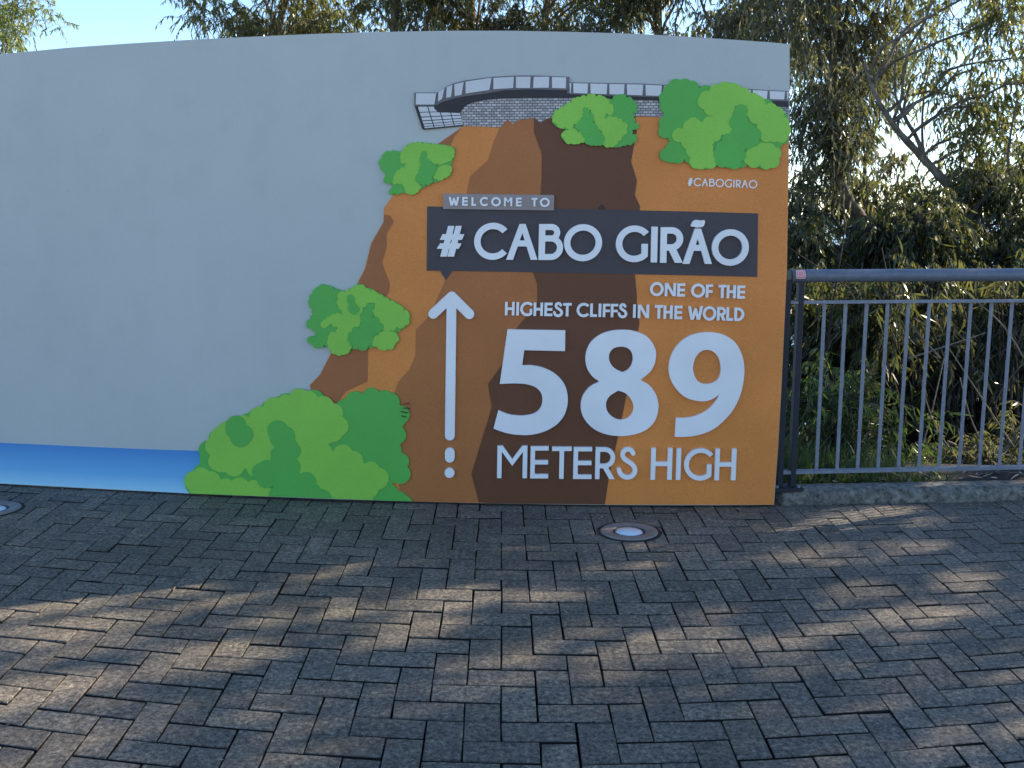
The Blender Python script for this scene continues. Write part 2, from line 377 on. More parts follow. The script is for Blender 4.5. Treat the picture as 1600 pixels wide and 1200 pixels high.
def glyph(ch, X, Y, x0, x1, yt, yb, s):
    H, w, xm = yb - yt, x1 - x0, (x0 + x1) / 2; sb = s * 0.94
    rect = lambda a, b, c, d: f_rect(X, Y, a, b, c, d)
    mn = lambda *a: np.minimum.reduce(a)
    if ch == 'I': return rect(xm - s / 2, xm + s / 2, yt, yb)
    if ch == 'L': return mn(rect(x0, x0 + s, yt, yb), rect(x0, x1, yb - sb, yb))
    if ch == 'E': return mn(rect(x0, x0 + s, yt, yb), rect(x0, x1, yb - sb, yb), rect(x0, x1, yt, yt + sb), rect(x0, x1 - 0.02 * w, (yt + yb - sb) / 2, (yt + yb + sb) / 2))
    if ch == 'F': return mn(rect(x0, x0 + s, yt, yb), rect(x0, x1, yt, yt + sb), rect(x0, x1 - 0.04 * w, yt + 0.44 * H, yt + 0.44 * H + sb))
    if ch == 'T': return mn(rect(xm - s / 2, xm + s / 2, yt, yb), rect(x0, x1, yt, yt + sb))
    if ch == 'H': return mn(rect(x0, x0 + s, yt, yb), rect(x1 - s, x1, yt, yb), rect(x0, x1, yt + 0.5 * H - sb / 2, yt + 0.5 * H + sb / 2))
    if ch == 'N': return mn(rect(x0, x0 + s, yt, yb), rect(x1 - s, x1, yt, yb), f_poly(X, Y, [(x0, yt), (x0 + 1.2 * s, yt), (x1, yb), (x1 - 1.2 * s, yb)]))
    if ch == 'M': return mn(rect(x0, x0 + s, yt, yb), rect(x1 - s, x1, yt, yb), f_poly(X, Y, [(x0, yt), (x0 + 1.15 * s, yt), (xm, yt + 0.41 * H), (xm, yt + 0.62 * H)]),
                            f_poly(X, Y, [(x1, yt), (x1 - 1.15 * s, yt), (xm, yt + 0.41 * H), (xm, yt + 0.62 * H)]))
    if ch == 'W':
        k = 0.29 * w; q = s * 1.04
        d = mn(f_seg(X, Y, (x0 + s * .5 - k * .1, yt - .1 * H), (x0 + k, yb + .1 * H), q, False), f_seg(X, Y, (x0 + k, yb + .02 * H), (xm, yt + 0.24 * H), q, True),
               f_seg(X, Y, (x1 - k, yb + .02 * H), (xm, yt + 0.24 * H), q, True), f_seg(X, Y, (x1 - s * .5 + k * .1, yt - .1 * H), (x1 - k, yb + .1 * H), q, False))
        return np.maximum(d, np.maximum(yt - Y, Y - yb))
    if ch == 'A':
        a = 0.48 * s; k = 1.08 * s
        return mn(f_poly(X, Y, [(x0, yb), (x0 + k, yb), (xm + a, yt), (xm - a, yt)]), f_poly(X, Y, [(x1, yb), (x1 - k, yb), (xm - a, yt), (xm + a, yt)]),
                  rect(xm - 0.27 * w, xm + 0.27 * w, yt + 0.46 * H, yt + 0.46 * H + sb))
    if ch == 'O': return f_ring(X, Y, xm, (yt + yb) / 2, w / 2, H / 2, s)
    if ch in 'CG':
        r = H / 2; cx, cy = x0 + r * 1.01, (yt + yb) / 2; ring = f_ring(X, Y, cx, cy, r * 1.01, r, s); tn = math.tan(R(40))
        if ch == 'C': return np.maximum(ring, ((X - cx) * tn - np.abs(Y - cy)) * 0.77)
        xr = x1
        f1 = (Y - (cy - (X - cx) * tn)) * 0.77
        return mn(np.maximum(ring, np.minimum(f1, np.maximum(X - xr, cy - Y))), rect(xr - s, xr, cy, cy + 0.62 * r))
    if ch == 'D': return f_dee(X, Y, x0, x1, yt, yb, s)
    if ch == 'B': return mn(f_dee(X, Y, x0, x1 - 0.13 * w, yt, yt + 0.485 * H, sb), f_dee(X, Y, x0, x1, yt + 0.485 * H - sb, yb, sb), rect(x0, x0 + s, yt, yb))
    if ch == 'R': return mn(f_dee(X, Y, x0, x1, yt, yt + 0.66 * H, s), rect(x0, x0 + s, yt, yb),
                            f_poly(X, Y, [(x0 + 0.34 * w, yt + 0.6 * H), (x0 + 0.34 * w + 1.25 * s, yt + 0.6 * H), (x1, yb), (x1 - 1.22 * s, yb)]))
    if ch == 'S':
        P = np.c_[x0 + S_LINE[:, 0] * w, yt + S_LINE[:, 1] * H]; k = np.array([s / 2 - .25 * s * 0, 0])
        return mn(*[f_seg(X, Y, a, b, s, True) for a, b in zip(P[:-1], P[1:])])
    if ch == '#':
        q = lambda a, b, c, d: f_poly(X, Y, [(x0 + u * w, yt + v * H) for u, v in (a, b, c, d)])
        return mn(q((.40, 0), (.63, 0), (.385, 1), (.135, 1)), q((.675, 0), (.895, 0), (.645, 1), (.40, 1)), q((.20, .27), (1, .27), (.915, .455), (.105, .455)), q((.125, .567), (.905, .567), (.805, .745), (0, .745)))
def line_loops(items, s, res, lean0=0.02, leank=0.0):
    """items: (char, x0, x1, ytop, ybot) in photo pixels"""
    loops = []
    for ch, x0, x1, yt, yb in items:
        xm, ym = (x0 + x1) / 2, (yt + yb) / 2; ln = lean0 + leank * (xm - 1000)
        fn = lambda X, Y: glyph(ch, X + ln * (Y - ym), Y, x0, x1, yt, yb, s)
        loops += contours(fn, x0 - 4, yt - 4, x1 + 10, yb + 4, res, 0.05)
    return loops
def blob(poly, pitch, big=0.60, inset=0.30):
    """leafy outline: a polygon with round lobes strung along its edge"""
    P = spline(poly, 6, True); seg = np.hypot(*(np.roll(P, -1, 0) - P).T); cum = np.r_[0, np.cumsum(seg)]; n = max(6, int(cum[-1] / pitch))
    rr = random.Random(len(poly)); Q = np.r_[P, P[:1]]; C = []
    for i in range(n):
        t = (i + rr.uniform(-.22, .22)) / n * cum[-1] % cum[-1]
        C.append((np.interp(t, cum, Q[:, 0]), np.interp(t, cum, Q[:, 1])))
    area = 0.5 * np.sum(P[:, 0] * np.roll(P[:, 1], -1) - np.roll(P[:, 0], -1) * P[:, 1])
    C = np.array(C); tg = np.roll(C, -1, 0) - np.roll(C, 1, 0); tg /= np.hypot(*tg.T)[:, None] + 1e-9
    C = C + np.c_[-tg[:, 1], tg[:, 0]] * np.sign(area) * pitch * 0.50; rad = [pitch * big * rr.uniform(.92, 1.1) for _ in C]
    def fn(X, Y):
        d = f_poly(X, Y, P[::2]) + pitch * 0.34
        for (cx, cy), r in zip(C, rad): d = np.minimum(d, np.hypot(X - cx, Y - cy) - r)
        return np.maximum(d, Y - (np.interp(X, [a for a, _ in foot], [b for _, b in foot]) - 0.4))
    (x0, y0), (x1, y1) = P.min(0), P.max(0)
    return contours(fn, x0 - pitch, y0 - pitch, x1 + pitch, y1 + pitch, max(0.45, pitch / 16), 0.08)
def pts(o, k, P): return [(o[0] + x / k, o[1] + y / k) for x, y in P]

# ---------------------------------------------------------------- paving: herringbone pavers, fitted to the lattice seen in the photo
HM = np.array([5.61108950e-01, 5.70575075e-03, -1.29846175, 8.49321462e-03, 1.02979221e-01, 4.87384689, -8.97714039e-05, -3.88191730e-02, 1.0]).reshape(3, 3)
KD = 1.7e-7
def lat_px(ij):
    v = np.c_[ij, np.ones(len(ij))] @ HM.T; u = v[:, :2] / v[:, 2:] * 100; q = u.copy()
    for _ in range(40): q = 0.5 * q + 0.5 * u / (1 + KD * (q ** 2).sum(1, keepdims=True))
    return q + [800, 600]
def px_ground(P):
    a = (P[:, 0] - CX) / F_PX; b = (CY - P[:, 1]) / F_PX; t = CAM_H / (sp - b * cp)
    return np.c_[a * t, (cp + b * sp) * t]
ref = np.array([(i, j) for i in range(-14, 15, 2) for j in range(-9, 6)], float)
rp = px_ground(lat_px(ref)); ok = (np.abs(rp[:, 0]) < 1.6) & (rp[:, 1] < 5.2) & (rp[:, 1] > 2.4)
AF = np.linalg.lstsq(np.c_[ref[ok], np.ones(ok.sum())], rp[ok], rcond=None)[0]
def lattice_to_ground(ij):
    """laid courses: near the middle square and true, drifting into shallow arcs towards the sides"""
    ij = np.asarray(ij, float); A = np.c_[ij, np.ones(len(ij))] @ AF
    yc = np.clip(A[:, 1], 2.05, 5.6); xc = np.clip(A[:, 0], -0.62 * yc - .1, 0.62 * yc + .1)
    B = (np.c_[xc, yc] - AF[2]) @ np.linalg.inv(AF[:2])
    d = px_ground(lat_px(B)) - np.c_[xc, yc]
    f = np.exp(-np.hypot(A[:, 0] - xc, A[:, 1] - yc) / 3.0)[:, None]
    return A + d * f
KL, KR = on_z(1238, 789.2, 0)[:2], on_z(1600, 782.0, 0)[:2]            # foot of the kerb's front face
kdir = (KR - KL) / np.hypot(*(KR - KL)); knor = np.array([-kdir[1], kdir[0]])
def build_paving():
    cells = []
    for a in range(-40, 41):
        for b in range(-90, 91):
            x, y = 3 * a + b, a - b
            cells.append((x, y, 2, 1)); cells.append((x - 1, y - 1, 1, 2))
    c = np.array([(x + w / 2, y + h / 2) for x, y, w, h in cells], float)
    Ac = np.c_[c, np.ones(len(c))] @ AF
    keep = (np.abs(Ac[:, 0]) < 5.2) & (Ac[:, 1] > 0.6) & (Ac[:, 1] < 7)
    cells = [q for q, k in zip(cells, keep) if k]
    G0, CH = 0.024, 0.020
    tmpl = []
    for x, y, w, h in cells:
        for ins in (G0, G0, G0 + CH):
            iy = ins + 0.024
            tmpl += [(x + ins, y + iy), (x + w - ins, y + iy), (x + w - ins, y + h - iy), (x + ins, y + h - iy)]
    P = lattice_to_ground(np.array(tmpl)); n = len(cells)
    P = P + np.repeat(rng.normal(0, 0.0012, (n, 4, 2))[:, None], 3, 1).reshape(-1, 2)
    dz = rng.normal(0, 0.0011, (n, 1)) + rng.normal(0, 0.0009, (n, 12)); z = np.tile(np.repeat([-0.03, -0.0028, 0.0], 4), (n, 1)) + dz
    Vt = np.c_[P, z.reshape(-1)]
    # nothing under the kerb's back
    cen = P.reshape(n, 12, 2).mean(1); off = (cen - KL) @ knor
    good = np.nonzero(np.where(cen[:, 0] > XR - 0.15, off < 0.10, cen[:, 1] < g(cen[:, 0]) + 0.3))[0]
    F = []; V2 = []; FM = []
    for k, i in enumerate(good):
        o = k * 12; V2.append(Vt[i * 12:i * 12 + 12])
        F.append((o + 11, o + 10, o + 9, o + 8)); FM += [0, 1, 1, 1, 1, 0, 0, 0, 0]
        for lo in (0, 4):
            for q in range(4):
                r = (q + 1) % 4; F.append((o + lo + r, o + lo + q, o + lo + 4 + q, o + lo + 4 + r))
    V2 = np.concatenate(V2)
    # lattice y runs towards the camera: make the top faces look up
    me_faces = F
    v = V2[[F[0][0], F[0][1], F[0][2]]]; nz = np.cross(v[1] - v[0], v[2] - v[0])[2]
    if nz < 0: me_faces = [f[::-1] for f in F]
    tag(mesh_obj('paving', V2, me_faces, [M['paver'], M['joint']], fmat=FM), kind='structure')
build_paving()

def build_ground():
    """one sheet: terrace under the pavers, a soil bank behind the kerb, then the slope falling away to the horizon"""
    us = [-3000, -300, -30, -5.0, -0.02, 0.0, 0.16, 0.45, 1.0, 2.0, 4, 8, 16, 40, 150, 900, 6000]
    zs = [-0.035, -0.035, -0.035, -0.035, -0.035, -0.034, 0.045, 0.03, -0.15, -0.6, -1.5, -3, -6, -15, -45, -140, -260]
    ws = [-6000, -900, -150, -40, -15] + [-8 + k for k in range(0, 24)] + [20, 40, 150, 900, 6000]
    V = []; F = []
    for i, (u, z) in enumerate(zip(us, zs)):
        for w in ws:
            p = KL + kdir * w + knor * (u + 0.12)
            if w < 0.5 and u > -4.9: p = np.array([p[0], p[1] + max(0.0, float(g(p[0])) + 0.22 - (KL + kdir * w)[1])])
            V.append((p[0], p[1], z + (random.uniform(-.05, .05) if 5 < i < 13 else 0)))
    m = len(ws)
    for i in range(len(us) - 1):
        for j in range(m - 1): F.append((i * m + j, i * m + j + 1, i * m + m + j + 1, i * m + m + j))
    tag(mesh_obj('ground', V, F, [M['joint'], M['soil'], M['terrace']], smooth=False, fmat=[2 if i < 3 else 0 if i < 5 else 1 for i in range(len(us) - 1) for j in range(m - 1)]), kind='structure')
build_ground()
def build_water():
    m, nt, b = new_mat('sea water'); b.inputs['Base Color'].default_value = (0.03, 0.10, 0.16, 1); b.inputs['Roughness'].default_value = 0.25
    V = []; F = []
    for i, y in enumerate((60, 300, 2000, 15000)):
        for x in (-15000, -2000, 0, 2000, 15000): V.append((x, y, -32))
    for i in range(3):
        for j in range(4): F.append((i * 5 + j, i * 5 + j + 1, i * 5 + j + 6, i * 5 + j + 5))
    tag(mesh_obj('water', V, F, m), kind='structure')
build_water()

def build_kerb():
    """concrete kerb, worn and pitted along its front edge"""
    n = 420; rows = []; L0, L1 = -0.05, 9.0
    prof = [(0.0, -0.03), (-0.004, 0.012), (0.0, 0.034), (0.004, 0.055), (0.014, 0.066), (0.04, 0.070), (0.09, 0.072), (0.128, 0.071), (0.136, 0.06), (0.14, -0.03)]
    ph = rng.uniform(0, 6, 8)
    for i in range(n):
        w = L0 + (L1 - L0) * i / (n - 1)
        wob = 0.004 * math.sin(w * 3 + ph[0]) + 0.003 * math.sin(w * 11 + ph[1]) + 0.002 * math.sin(w * 31 + ph[2])
        for k, (u, z) in enumerate(prof):
            rough = (0.0045 if 0 < k < 5 else 0.0012)
            p = KL + kdir * w + knor * (u + wob * (1 if k < 5 else .2) + rng.normal(0, rough))
            rows.append((p[0], p[1], z + rng.normal(0, rough * 0.7) * (k > 0)))
    m = len(prof); F = [(i * m + k, i * m + m + k, i * m + m + k + 1, i * m + k + 1) for i in range(n - 1) for k in range(m - 1)]
    F += [tuple(range(m)), tuple((n - 1) * m + k for k in range(m))[::-1]]
    o = mesh_obj('kerb', rows, F, M['kerb'], smooth=True)
    tag(o, 'low weathered concrete kerb under the grey railing', 'kerb')
build_kerb()

# ---------------------------------------------------------------- the welcome wall
top_px = [(0, 84.8), (60, 79), (107, 74.5), (200, 68), (300, 62), (400, 57), (500, 52.6), (600, 49.8), (700, 48), (800, 48), (900, 50), (1000, 53), (1100, 59), (1200, 65.8), (1233.6, 69)]
right_px = [(1233.9, 100), (1233.6, 180), (1232.3, 260), (1231.2, 330), (1229.6, 420), (1226, 500), (1221.3, 600), (1215.6, 700), (1209.5, 789)]
wall = empty('welcome_wall', (float(fp[5, 0]), float(g(fp[5, 0])), 0))
tag(wall, 'long pale grey wall with painted brown cliff and raised white welcome letters', 'wall')
def build_panel():
    tw = to_wall(top_px, 0.0); rw = to_wall(right_px, 0.0)
    tx = np.r_[-6.0, tw[:, 0]]; slope = (tw[2, 1] - tw[0, 1]) / (tw[2, 0] - tw[0, 0]); tz = np.r_[tw[0, 1] + max(slope, 0) * (-6 - tw[0, 0]) * 0.3, tw[:, 1]]
    out = list(zip(tx, tz)) + [tuple(p) for p in rw[:-1]] + [(rw[-1, 0], GAP), (-6.0, GAP)]
    return relief('panel', [np.array(out)], 0.0, -0.07, M['wall'], wall, flat=True)
panel = build_panel()
def build_wall_back():
    """rear skin and a plinth strip so the wall is a solid from every side"""
    xs = np.arange(-6.0, float(to_wall([right_px[-1]], 0)[0, 0]) - 0.03, 0.1); V = []; F = []
    tw = to_wall(top_px, 0.0)
    for x in xs:
        zt = float(np.interp(x, tw[:, 0], tw[:, 1])) - 0.004; y = float(g(x))
        V += [(x, y + 0.066, 0.0), (x, y + 0.066, zt), (x, y + 0.02, 0.0), (x, y + 0.02, GAP * 1.5)]
    for i in range(len(xs) - 1):
        a = 4 * i; F += [(a, a + 4, a + 5, a + 1), (a + 2, a + 3, a + 7, a + 6)]
    mesh_obj('backing', V, F, M['gasket'], wall, origin=V[0])
build_wall_back()
BOT = [(300, 771.7), (400, 775.3), (500, 778.6), (640, 783.7), (800, 787.3), (950, 788.6), (1040, 789), (1209.5, 789)]
def bottom(x0, x1):
    xs = np.linspace(x0, x1, max(2, int(abs(x1 - x0) / 40)))
    return [(x, float(np.interp(x, [a for a, _ in foot], [b for _, b in foot])) - 0.4) for x in xs]
xe = float(foot[0][0])
sea_top = [(-400, 676), (-100, 687.3), (0, 692), (60, 694.6), (120, 697.5), (240, 702.5), (330, 705)]
relief('sea', [sea_top + bottom(340, 5) + [(-100, 750.4), (-400, 735)]], 0.003, -0.001, M['sea'], wall)
cliff_out = [(720, 200), (683, 225.5), (640, 268), (612.5, 307.5), (600, 325), (599, 347), (580, 380), (570, 420), (557, 445), (540, 500), (517, 552), (500, 585), (484, 602), (486, 612), (500, 690)] + bottom(560, 1209) + \
    [(1215.4, 700), (1221.1, 600), (1225.8, 500), (1229.4, 420), (1231, 330), (1232.1, 260), (1233.2, 185), (1120, 184), (1040, 180), (1000, 178), (930, 180), (865, 182), (857, 181), (844.5, 189), (835, 181), (809, 185), (801, 191), (792, 181), (782, 196), (780, 199), (740, 194.5), (725, 195)]
cliff = relief('cliff', [cliff_out], 0.006, -0.001, M['orange'], wall)
def face(poly, mat, t): relief('rock_face', [poly], t, t - 0.002, M[mat], cliff)
m1_left = [(782, 196), (772, 220), (762.5, 250), (735, 275), (731, 290), (729, 305), (712, 370), (696, 437), (685, 462), (672, 492), (650, 515), (649, 555), (640, 577), (622, 597), (616, 615), (610, 680), (618, 740)]
m1_right = [(748, 785), (736, 741), (768, 636), (762, 600), (782.5, 572), (798, 540), (807, 512), (820, 497), (839, 472), (839, 445), (832.5, 426), (838, 360), (844.5, 302), (846, 275), (846, 240), (834, 207), (834, 182), (809, 185.5), (801, 191.5), (792, 181.5)]
face(m1_left + bottom(630, 748)[:-1] + m1_right, 'brown', 0.0075)
k1_right = [(865, 183), (930, 181), (992, 179), (995, 205), (986, 252), (995, 282), (992, 305), (1000, 322), (996, 380), (992, 429), (995, 460), (995, 477), (999, 505), (996, 522), (987, 570), (979, 617), (965, 685), (951, 747), (945, 788)]
face([(834.5, 182), (834.5, 207), (846.5, 240), (846.5, 275), (845, 302), (838.5, 360), (833, 426), (839.5, 445), (839.5, 472), (820.5, 497), (807.5, 512), (798.5, 540), (783, 572), (762.5, 600), (768.5, 636), (736.5, 741), (748.5, 785)] + bottom(760, 940) + k1_right[::-1] + [(857, 181.5), (844.5, 189.5), (835.5, 181.5)], 'umber', 0.0082)
face([(683.3, 225.6), (720, 200.6), (709, 214), (703, 229), (690, 240), (672, 240)], 'rust', 0.0076)
face([(600.4, 335), (610, 337), (615, 347), (604, 365), (604, 385), (597, 410), (602, 425), (609, 442), (608, 456), (600, 470), (575, 480), (555, 460), (557.5, 445.5), (570.5, 420.5), (580.5, 380.5), (599.4, 347.5)], 'rust', 0.0076)
face([(541, 500), (576, 500), (575, 545), (574, 596), (540, 612), (520, 640), (490, 660), (486.6, 612), (484.6, 602), (500.6, 585), (517.6, 552)], 'rust', 0.0076)

def skywalk():
    o10 = (630, 105)
    deck = relief('skywalk', [pts(o10, 10, [(480, 620), (490, 582), (620, 520), (800, 465), (960, 435), (1300, 390), (1590, 345)]) + [(827, 138.5), (886, 139), (886, 146), (900, 146.4), (1025, 151), (1232.3, 157.5), (1232.3, 167.5), (1032, 157.5), (1000, 156), (890, 152.8), (820, 152.3)] +
                   pts(o10, 10, [(1600, 485), (1250, 515), (1050, 560), (950, 620), (905, 675), (880, 715), (550, 705), (490, 650)])], 0.012, 0.0, M['deck'], wall)
    relief('brick_wall', [[(720, 176), (726, 165), (737, 158), (757, 153), (790, 150), (890, 150), (1040, 154), (1232.3, 163), (1232.3, 188), (1120, 186), (1000, 182), (930, 184), (866, 186), (857, 184), (844.5, 191.5), (835, 184), (809, 188), (801, 194), (793, 186), (782, 199), (740, 197), (724, 197)]], 0.0092, 0.0, M['brick'], deck)
    relief('railing', [[(676, 163), (683, 146), (697, 136), (709, 130), (727, 125.5), (770, 120), (805, 118), (840, 118), (889.8, 120), (888.5, 141), (830, 139.4), (789, 141), (760, 146), (726, 150.4), (710, 153.5), (692, 159), (680, 165)],
                       [(888.6, 128.6), (1000, 130.6), (1100, 135.5), (1232.6, 142.4), (1232.4, 158.4), (1100, 154), (1025, 151.8), (890, 147)],
                       [(647.3, 144.8), (684, 144.4), (679.5, 165.2), (647.5, 165.5)]], 0.0135, 0.004, M['steel'], deck)
    P = [pts(o10, 10, q) for q in ([(548, 395), (645, 325), (608, 490), (545, 535)], [(680, 315), (770, 275), (748, 460), (672, 480)], [(800, 265), (945, 230), (910, 430), (803, 450)], [(975, 225), (1380, 165), (1345, 355), (975, 410)],
                                   [(200, 408), (518, 406), (488, 582), (197, 582)])]
    P += [[(771, 121.8), (803, 119.8), (801.7, 137.4), (771, 139.4)], [(806.2, 119.8), (829, 119.8), (828, 137.4), (806, 137.4)], [(834, 119.9), (858, 120), (857.5, 137), (833, 137.2)], [(862.5, 120.2), (884.6, 121), (884, 138), (862.5, 137.4)]]
    xs = [(889.8, 892.6), (895.6, 919), (922.4, 949), (952, 976), (979.4, 1005), (1008.6, 1034), (1038, 1063), (1067, 1091), (1095, 1119), (1122, 1146), (1149.5, 1173), (1176.4, 1199.4), (1202.6, 1226.6), (1229.4, 1232.4)]
    yt = lambda x: np.interp(x, [888, 1000, 1100, 1233], [129.9, 132, 137, 143.6]); yb = lambda x: np.interp(x, [888, 900, 1025, 1233], [145.0, 145.4, 149.6, 155.6])
    P += [[(a, yt(a)), (b, yt(b)), (b - 1.2, yb(b)), (a + .6, yb(a))] for a, b in xs]
    relief('glass', P, 0.0148, 0.012, M['pane'], deck)
    relief('glass_floor', [pts(o10, 10, [(175, 595), (500, 590), (560, 700), (900, 710), (905, 760), (945, 915), (345, 975), (300, 972)])], 0.0095, 0.0, M['deck'], deck)
    rows = [(0.0, .235), (.27, .45), (.49, .62), (.66, .765), (.80, .885), (.915, .975)]; cols = [(0, .23), (.255, .50), (.525, .755), (.78, 1.0)]
    TL, TR, BR, BL = [np.array(q, float) for q in ((230, 617), (860, 613), (940, 905), (342, 963))]
    bi = lambda u, v: tuple((1 - v) * ((1 - u) * TL + u * TR) + v * ((1 - u) * BL + u * BR))
    Q = [pts(o10, 10, [bi(a, c), bi(b, c), bi(b, d), bi(a, d)]) for c, d in rows for a, b in cols]
    relief('floor_glass', Q, 0.0106, 0.009, M['pane'], deck)
skywalk()

def shrub(o, k, base, light, dark, pitch, t=0.016):
    s = relief('shrub_cutout', blob(pts(o, k, base), pitch), t, 0.0, M['dgreen'], wall)
    for i, L in enumerate(light): relief('light_leaves', blob(pts(o, k, L), pitch), t + 0.003, t - 0.001, M['green'], s)
    for L in dark: relief('dark_leaves', blob(pts(o, k, L), pitch), t + 0.0055, t + 0.002, M['dgreen'], s)
    return s
shrub((270, 550), 4, [(125, 900), (95, 860), (90, 780), (120, 740), (190, 725), (165, 640), (170, 600), (200, 560), (250, 500), (350, 435), (480, 385), (570, 330), (620, 295), (720, 265), (770, 236), (830, 262), (900, 250), (950, 290), (1010, 312), (1060, 325), (1075, 268), (1160, 262), (1230, 232), (1330, 245), (1390, 280), (1405, 340), (1455, 360), (1475, 400), (1435, 450), (1450, 500), (1440, 535), (1400, 550), (1408, 600), (1445, 645), (1490, 700), (1490, 735), (1465, 790), (1410, 812), (1345, 818), (1392, 862), (1398, 896), (1450, 900), (1470, 990), (1000, 990), (560, 985), (140, 960)],
      [[(195, 590), (200, 560), (250, 500), (300, 465), (350, 435), (410, 415), (480, 385), (570, 330), (620, 295), (720, 265), (770, 236), (830, 262), (900, 250), (950, 290), (1010, 315), (1055, 365), (1085, 450), (1085, 500), (1030, 540), (1030, 580), (985, 608), (1060, 590), (1120, 625), (1190, 655), (1260, 690), (1280, 740), (1345, 770), (1350, 810), (1290, 845), (1265, 890), (1215, 905), (1210, 990), (960, 990), (700, 800), (520, 775), (440, 762), (400, 772), (345, 748), (275, 733), (255, 700), (210, 680), (250, 650), (285, 628)],
       [(92, 780), (120, 742), (190, 730), (240, 745), (275, 790), (330, 800), (380, 830), (430, 790), (510, 800), (560, 830), (612, 862), (625, 890), (640, 980), (130, 960), (122, 880), (92, 835)]],
      [[(632, 438), (640, 462), (690, 470), (700, 500), (755, 515), (765, 560), (750, 590), (800, 620), (795, 670), (775, 700), (825, 735), (830, 765), (890, 790), (900, 840), (960, 860), (975, 900), (975, 985), (640, 980), (612, 870), (515, 795), (510, 715), (575, 695), (575, 640), (635, 620), (635, 565), (650, 520), (635, 475)],
       [(365, 492), (400, 488), (432, 460), (440, 470), (425, 500), (390, 512)]], 25)
shrub((900, 100), 4, [(555, 150), (610, 100), (690, 95), (780, 130), (880, 140), (960, 120), (1100, 190), (1220, 240), (1320, 330), (1322, 480), (1270, 520), (1280, 570), (1240, 640), (1190, 655), (1110, 640), (1030, 640), (960, 645), (880, 620), (820, 655), (770, 655), (700, 610), (610, 620), (560, 595), (515, 550), (570, 510), (590, 470), (520, 440), (510, 380), (560, 340), (540, 300), (530, 250), (545, 220), (515, 190)],
      [[(790, 180), (850, 140), (960, 120), (1080, 170), (1150, 205), (1220, 245), (1320, 330), (1322, 470), (1230, 485), (1170, 480), (1160, 420), (1120, 400), (1090, 350), (1065, 310), (1070, 265), (1000, 290), (980, 340), (970, 420), (900, 460), (880, 510), (850, 540), (880, 590), (850, 650), (780, 655), (710, 620), (690, 540), (650, 480), (600, 460), (610, 425), (650, 400), (670, 375), (740, 340), (830, 335), (800, 290), (770, 250), (795, 210)],
       [(1055, 590), (1090, 560), (1090, 520), (1150, 500), (1210, 500), (1250, 530), (1285, 560), (1270, 600), (1250, 640), (1190, 655), (1130, 650), (1070, 620)]],
      [[(1065, 262), (1000, 285), (985, 330), (965, 370), (980, 420), (910, 460), (900, 500), (850, 530), (880, 580), (890, 630), (960, 645), (1030, 640), (1060, 570), (1095, 520), (1155, 480), (1150, 430), (1110, 420), (1105, 385), (1065, 350), (1060, 310)]], 17.5, 0.018)
shrub((600, 100), 4, [(1055, 330), (1075, 290), (1130, 260), (1180, 220), (1260, 195), (1330, 190), (1400, 220), (1440, 200), (1500, 190), (1560, 225), (1585, 280), (1560, 330), (1590, 390), (1550, 415), (1580, 460), (1560, 495), (1500, 510), (1430, 520), (1370, 500), (1310, 510), (1250, 485), (1180, 500), (1130, 480), (1110, 440), (1140, 410), (1090, 395), (1060, 365)],
      [[(1055, 330), (1075, 290), (1130, 260), (1180, 220), (1260, 195), (1330, 190), (1390, 215), (1430, 260), (1425, 310), (1380, 325), (1440, 330), (1500, 360), (1530, 410), (1500, 440), (1475, 480), (1420, 520), (1370, 505), (1375, 450), (1340, 400), (1310, 350), (1300, 310), (1255, 280), (1250, 330), (1200, 380), (1150, 405), (1090, 395), (1060, 365)],
       [(1110, 440), (1150, 410), (1200, 410), (1250, 450), (1250, 485), (1190, 500), (1140, 490)]],
      [[(1250, 275), (1245, 320), (1215, 360), (1200, 395), (1240, 440), (1260, 490), (1310, 510), (1365, 500), (1375, 460), (1345, 410), (1310, 350), (1300, 300)]], 8.5, 0.018)
shrub((440, 200), 4, [(745, 150), (700, 140), (650, 150), (612, 200), (615, 245), (650, 300), (635, 330), (690, 360), (670, 400), (705, 418), (760, 405), (820, 410), (870, 380), (930, 350), (1000, 325), (1055, 290), (1055, 240), (1080, 160), (1060, 115), (960, 100), (830, 90), (770, 120)],
      [[(745, 160), (780, 110), (830, 90), (930, 98), (1050, 115), (1080, 150), (1065, 195), (990, 230), (940, 215), (900, 190), (895, 150), (865, 185), (870, 230), (850, 290), (845, 330), (870, 375), (830, 412), (780, 405), (755, 355), (700, 345), (700, 310), (730, 260), (780, 230), (745, 210)],
       [(950, 290), (990, 240), (1055, 235), (1055, 285), (1000, 325), (955, 315)]],
      [[(895, 148), (865, 185), (870, 235), (850, 280), (835, 325), (880, 355), (930, 350), (950, 300), (970, 240), (920, 205)]], 6.5, 0.016)
